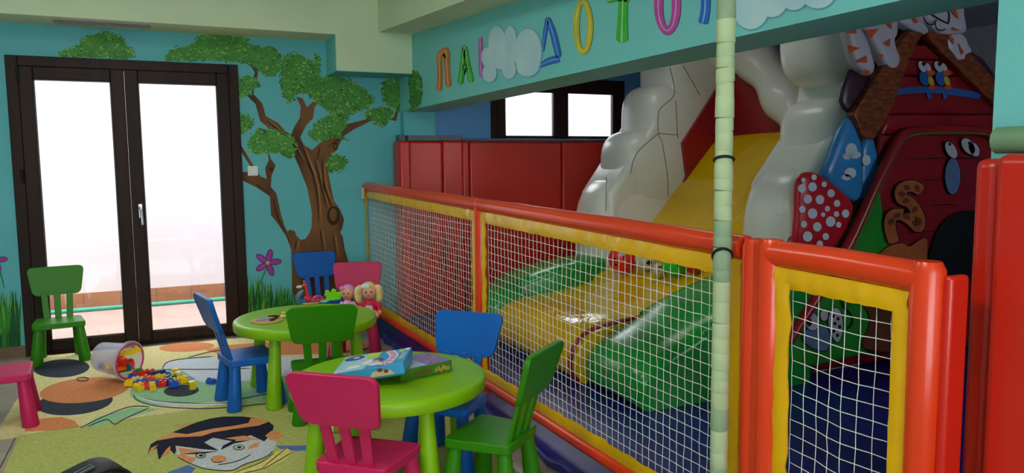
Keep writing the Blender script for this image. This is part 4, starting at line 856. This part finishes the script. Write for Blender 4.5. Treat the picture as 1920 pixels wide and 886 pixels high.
MB().prism([(-.045, -.018, .004), (.045, -.018, .004), (.046, -.018, .02), (.028, -.018, .04), (-.01, -.018, .044), (-.04, -.018, .02)], (0, .036, 0)).build('car_body', tpk, cr, bevel=.005); MB().prism([(-.028, -.0195, .022), (-.006, -.0195, .022), (-.006, -.0195, .038), (-.010, -.0195, .038)], (0, .001, 0)).build('car_window', inf_red, cr); MB().prism([(.0, -.0195, .022), (.03, -.0195, .022), (.02, -.0195, .036), (.0, -.0195, .038)], (0, .001, 0)).build('car_window', inf_red, cr)
p = toyp(626, 562); lf = tag(empty('toy_leaf', p), 'bright lime plastic toy plant with lobed leaves', 'toy')
lob = [(-.055, 0), (-.05, .025), (-.066, .04), (-.056, .052), (-.058, .066), (-.042, .074), (-.028, .066), (-.022, .05), (-.014, .062), (-.012, .074), (.004, .08), (.018, .07), (.018, .05), (.03, .056), (.052, .056), (.056, .036), (.05, .014), (.036, 0)]
MB().prism([(x, -.008, z) for x, z in lob], (0, .016, 0)).build('leaves', tg, lf, bevel=.004); MB().sup((-.01, 0, .006), (.06, .02, .006), .6, 16, 8).build('base', tg, lf, smooth=70)
p = toyp(570, 567); tag(MB().sup((p.x, p.y-.01, TZ+.009), (.014, .010, .009), .5, 14, 8).build('toy_block', mat('toy_blue', (40, 130, 220), .35, .5, (9, .05)), smooth=70), 'tiny blue toy block by the giraffe', 'toy')
p = toyp(588, 568); tag(MB().sup((p.x-.02, p.y-.015, TZ+.004), (.06, .012, .004), .5, 16, 6).build('toy_track', mat('toy_amber', (232, 180, 60), .4, .5, (9, .1)), smooth=70), 'flat amber toy strip in front of the giraffe', 'toy')
p = toyp(608, 566); tag(MB().sup((p.x, p.y-.01, TZ+.007), (.03, .014, .007), .7, 16, 6).build('toy_lizard', mat('toy_mint', (130, 222, 150), .4, .5, (9, .1)), smooth=70), 'flat mint green toy beside the pink car', 'toy')

# ------------------------------------------------------------------ dolls on the pink chair
dskin = mat('doll_skin', (238, 166, 136), .5, .4, (9, .04)); dhair = mat('doll_hair', (232, 202, 132), .6, .3, (50, .2, (1, 1, .3)), (120, .4, .004))
def doll(px, py, zc, lab, cap, dress, sc_, rz, blonde):
    p = at(px, py, 2, zc); o = tag(empty('doll', (p.x-.012, p.y-.035, .304), rz), lab, 'doll', 'dolls on the pink chair'); S = sc_
    H = (zc-.302)
    MB().tube([(0, 0, .012), (0, 0, .03*S), (0, .0, H*.35), (0, 0, H*.62), (0, 0, H*.72)], [.04*S, .058*S, .05*S, .036*S, .018*S], 18).build('dress', dress, o, smooth=70)
    hd_ = MB().sup((0, -.004, H), (.047*S, .045*S, .052*S), 1, 22, 14).build('head', dskin, o, smooth=80)
    for sx in (-1, 1):
        MB().sup((sx*.017*S, -.046*S, H+.004), (.006*S, .004*S, .007*S), 1, 10, 6).build('eye', mat('doll_eye', (50, 40, 50), .3, .5, (9, .05)), hd_, smooth=80)
        MB().tube([(sx*.036*S, -.004, H*.60), (sx*.066*S, -.02*S, H*.42), (sx*.068*S, -.055*S, H*.28)], [.019*S, .017*S, .013*S], 12).build('arm', dress, o, smooth=70)
        MB().sup((sx*.068*S, -.062*S, H*.25), (.014*S, .014*S, .016*S), 1, 12, 8).build('hand', dskin, o, smooth=80)
        MB().tube([(sx*.028*S, -.02*S, .03*S), (sx*.04*S, -.075*S, .034*S), (sx*.045*S, -.125*S, .03*S), (sx*.045*S, -.135*S, .042*S)], [.026*S, .023*S, .018*S, .016*S], 12).build('leg', dskin, o, smooth=70)
    MB().sup((0, -.049*S, H-.006*S), (.006*S, .006*S, .005*S), 1, 10, 6).build('nose', dskin, hd_, smooth=80); MB().sup((0, -.044*S, H-.022*S), (.013*S, .005*S, .004*S), 1, 10, 6).build('mouth', mat('doll_lips', (204, 70, 80), .4, .5, (9, .05)), hd_, smooth=80)
    if blonde:
        MB().sup((0, .012*S, H+.012*S), (.052*S, .046*S, .054*S), 1, 22, 14).build('hair', dhair, o, smooth=80)
        for sx in (-1, 1): MB().tube(smooth_poly([(sx*.04*S, .0, H+.03*S), (sx*.066*S, -.005, H+.02*S), (sx*.070*S, -.008, H-.03*S), (sx*.060*S, -.01, H-.075*S)], 3, closed=False), [.014*S, .018*S, .021*S, .024*S, .025*S, .025*S, .024*S, .022*S, .018*S, .009*S], 12).build('pigtail', dhair, o, smooth=80)
        MB().sup((-.018*S, -.036*S, H+.042*S), (.028*S, .012*S, .018*S), .7, 16, 8).build('headscarf', k_white, o, smooth=70)
        MB().prism([(-.045*S, -.062*S, .02), (.03*S, -.062*S, .03), (.02*S, -.05*S, H*.5), (-.02*S, -.05*S, H*.52)], (0, .004, 0)).build('apron', mat('doll_apron', (196, 200, 214), .7, .3, (40, .15)), o)
    else:
        MB().sup((0, .012*S, H+.014*S), (.053*S, .048*S, .053*S), 1, 22, 14).build('bonnet', cap, o, smooth=80)
        for k in range(5): MB().sup((-.034*S+.012*S*math.cos(k*1.257), -.034*S, H+.042*S+.012*S*math.sin(k*1.257)), (.009*S, .006*S, .009*S), 1, 10, 6).build('bow', cap, o, smooth=80)
        for sx in (-1, 1): MB().tube([(sx*.02*S, -.05*S, H*.62), (sx*.022*S, -.064*S, H*.3)], .003, 6).build('strap', mat('doll_strap', (110, 66, 110), .6, .3, (20, .1)), o, smooth=60)
    return o
rc5 = math.atan2(-.35, .937)
dp = mat('doll_pink_dress', (236, 190, 216), .7, .3, (30, .1)); dc = mat('doll_bonnet', (222, 150, 206), .7, .3, (30, .15)); drd = mat('doll_red_dress', (222, 40, 76), .7, .3, (30, .1))
doll(653, 548, .475, 'doll in pale pink dress and lilac bonnet on the pink chair', dc, dp, .95, rc5-.15, False)
doll(692, 545, .49, 'blonde doll in red dress with white headscarf on the pink chair', None, drd, 1.08, rc5+.1, True)

# ------------------------------------------------------------------ bucket and bricks
p = at(244, 713, 2, .013); ax = Vector((.74, -.67, -.06)).normalized()
rot = ax.to_track_quat('Z', 'Y').to_matrix().to_4x4()
bk = tag(empty('toy_bucket'), 'clear plastic bucket with pink rim lying on its side spilling bricks', 'bucket')
bk.matrix_world = Matrix.Translation(Vector((p.x, p.y, .146))) @ rot
bm_ = glassmat('clear_plastic', (.93, .93, .99), .06, .28, .1)
MB().lathe([(0, -.225), (.088, -.225), (.094, -.218), (.112, 0), (.112, .004), (.109, .004), (.091, -.214), (0, -.219)], 40, cap=False).build('bucket_wall', bm_, bk, smooth=50)
MB().lathe([(.112, -.012), (.128, -.010), (.130, .004), (.112, .006)], 40, cap=False).build('lip', bm_, bk, smooth=50)
MB().tube([(.114*math.cos(t), .114*math.sin(t), .008) for t in [2*PI*i/40 for i in range(40)]], .0048, 8, closed=True).build('pink_rim', mat('bucket_pink', (206, 44, 110), .4, .5, (9, .05)), bk, smooth=60)
bc = {n: mat('brick_'+n, c, .3, .5, (9, .04)) for n, c in dict(yellow=(244, 200, 20), red=(222, 40, 26), blue=(30, 84, 200), green=(20, 110, 50), orange=(240, 104, 24), cream=(228, 214, 140), darkblue=(24, 50, 110)).items()}
bproto = {}
def brick(px, py, z, col, nx, lab, seed, pos=None):
    rnd = random.Random(seed); key = (col, nx)
    if key not in bproto:
        a, b_, h_ = .0155*nx, .0155*2, .022; mb = MB(); mb.box((-a/1, -b_/2-.0155/2+.0, 0), (a, b_/2+.0155/2, h_*1.15))
        for i in range(nx):
            for j in range(2): mb.lathe([(.0095, h_*1.1), (.0095, h_*1.15+.008), (.008, h_*1.15+.0095)], 12, Matrix.Translation((-a+.0155+i*.031, -.0125+j*.025, 0)))
        bproto[key] = mb.build('toy_brick', bc[col], smooth=40); o = bproto[key]
    else: o = bpy.data.objects.new('toy_brick', bproto[key].data); C.objects.link(o)
    P_ = pos or at(px, py, 2, z)
    o.location = (P_[0], P_[1], P_[2] if pos else z-.0); o.scale = (1.15,)*3; o.rotation_euler = (rnd.choice((0, 0, PI/2, 0))+rnd.uniform(-.12, .12), rnd.uniform(-.15, .15), rnd.uniform(0, 6.28))
    if abs(o.rotation_euler.x) > .8: o.location.z += .024
    return tag(o, lab, 'toy brick', 'toy bricks around the bucket')
spill = [(246, 722, 'yellow', 2), (258, 717, 'cream', 2), (266, 722, 'blue', 2), (262, 729, 'yellow', 2), (275, 727, 'red', 2), (287, 729, 'yellow', 1), (279, 714, 'orange', 2), (250, 711, 'blue', 1), (294, 722, 'blue', 2), (292, 708, 'darkblue', 3), (301, 712, 'yellow', 2), (307, 722, 'red', 2), (315, 720, 'darkblue', 2), (325, 724, 'blue', 2), (322, 713, 'green', 2), (332, 710, 'cream', 1), (334, 704, 'yellow', 1), (331, 718, 'yellow', 1), (344, 716, 'yellow', 2), (362, 730, 'yellow', 1), (396, 718, 'blue', 1), (312, 706, 'blue', 1), (270, 704, 'red', 4), (258, 700, 'yellow', 2), (263, 703, 'green', 1)]
for i, (x, y, c_, n_) in enumerate(spill):
    z = .0145 if y > 705 or x > 285 else .03
    where = 'lying alone beside the blue chair leg' if x > 380 else ('lying out on the dark rug disc' if x > 340 else ('in the pile spilled from the bucket' if x > 268 else 'at the mouth of the tipped bucket'))
    brick(x, y, z, c_, n_, '%s %s toy brick %s' % (('', 'small', 'square', 'oblong', 'long')[n_], {'darkblue': 'dark blue'}.get(c_, c_), where), 100+i)
inside = [('red', 2, -.06, -.02, -.02), ('yellow', 4, .03, .03, -.03), ('orange', 2, -.045, -.055, -.03), ('green', 3, -.02, -.075, -.045), ('blue', 2, .03, -.07, -.05), ('yellow', 3, -.05, -.035, -.06), ('red', 3, .06, -.055, -.06), ('orange', 2, .0, -.01, -.09), ('blue', 3, -.03, -.06, -.14), ('red', 2, .03, -.065, -.16), ('yellow', 2, .0, -.07, -.10), ('cream', 2, -.055, -.06, -.10)]
side = Vector((0, 0, 1)).cross(ax).normalized(); upb = ax.cross(side).normalized(); c0 = Vector((p.x, p.y, .146))
for i, (c_, n_, s_, u_, d_) in enumerate(inside):
    P_ = c0+side*s_+upb*u_+ax*d_; brick(0, 0, 0, c_, n_, '%s %s toy brick still inside the tipped clear bucket' % (('', 'small', 'square', 'oblong', 'long')[n_], c_), 300+i, pos=P_)

# ------------------------------------------------------------------ black bag in the foreground
bp_ = at(146, 893, 2, .372); bag = tag(empty('black_bag', (bp_.x, bp_.y, .0145), .35), 'black fabric bag with glossy zip edge standing on the rug', 'bag')
bkm = mat('bag_nylon', (16, 17, 20), .55, .4, (30, .3), (200, .4, .002)); bgl = mat('bag_trim', (40, 46, 58), .25, .6, (30, .2))
body_p = smooth_poly([(-.165, .0), (-.17, .18), (-.155, .30), (-.11, .335), (.0, .372), (.08, .385), (.135, .355), (.165, .28), (.175, .12), (.165, 0)], 4)
mb = MB(); n = len(body_p); vs = []
for y, k in ((-.09, .93), (-.075, .98), (0, 1), (.075, .98), (.09, .93)): vs += [(x*k, y, max(0, .18+(z-.18)*k) if z > .01 else 0) for x, z in body_p]
mb.add(vs, [(i*n+j, i*n+(j+1) % n, (i+1)*n+(j+1) % n, (i+1)*n+j) for i in range(4) for j in range(n)]+[tuple(range(n)), tuple(range(4*n, 5*n))[::-1]]); mb.build('bag_body', bkm, bag, smooth=60)
MB().tube([(x*.985, -.078, .18+(z-.18)*.99) for x, z in body_p if z > .1], .006, 8).build('piping', bkm, bag, smooth=70)
MB().tube([(x*.99, -.03, z+.003) for x, z in body_p if z > .3 and x < .06], .010, 8).build('zip_cover', bgl, bag, smooth=70)
MB().tube([(x*.99, .0, z+.002) for x, z in body_p if z > .3 and x < .06], .006, 8).build('zip_cover', bgl, bag, smooth=70)
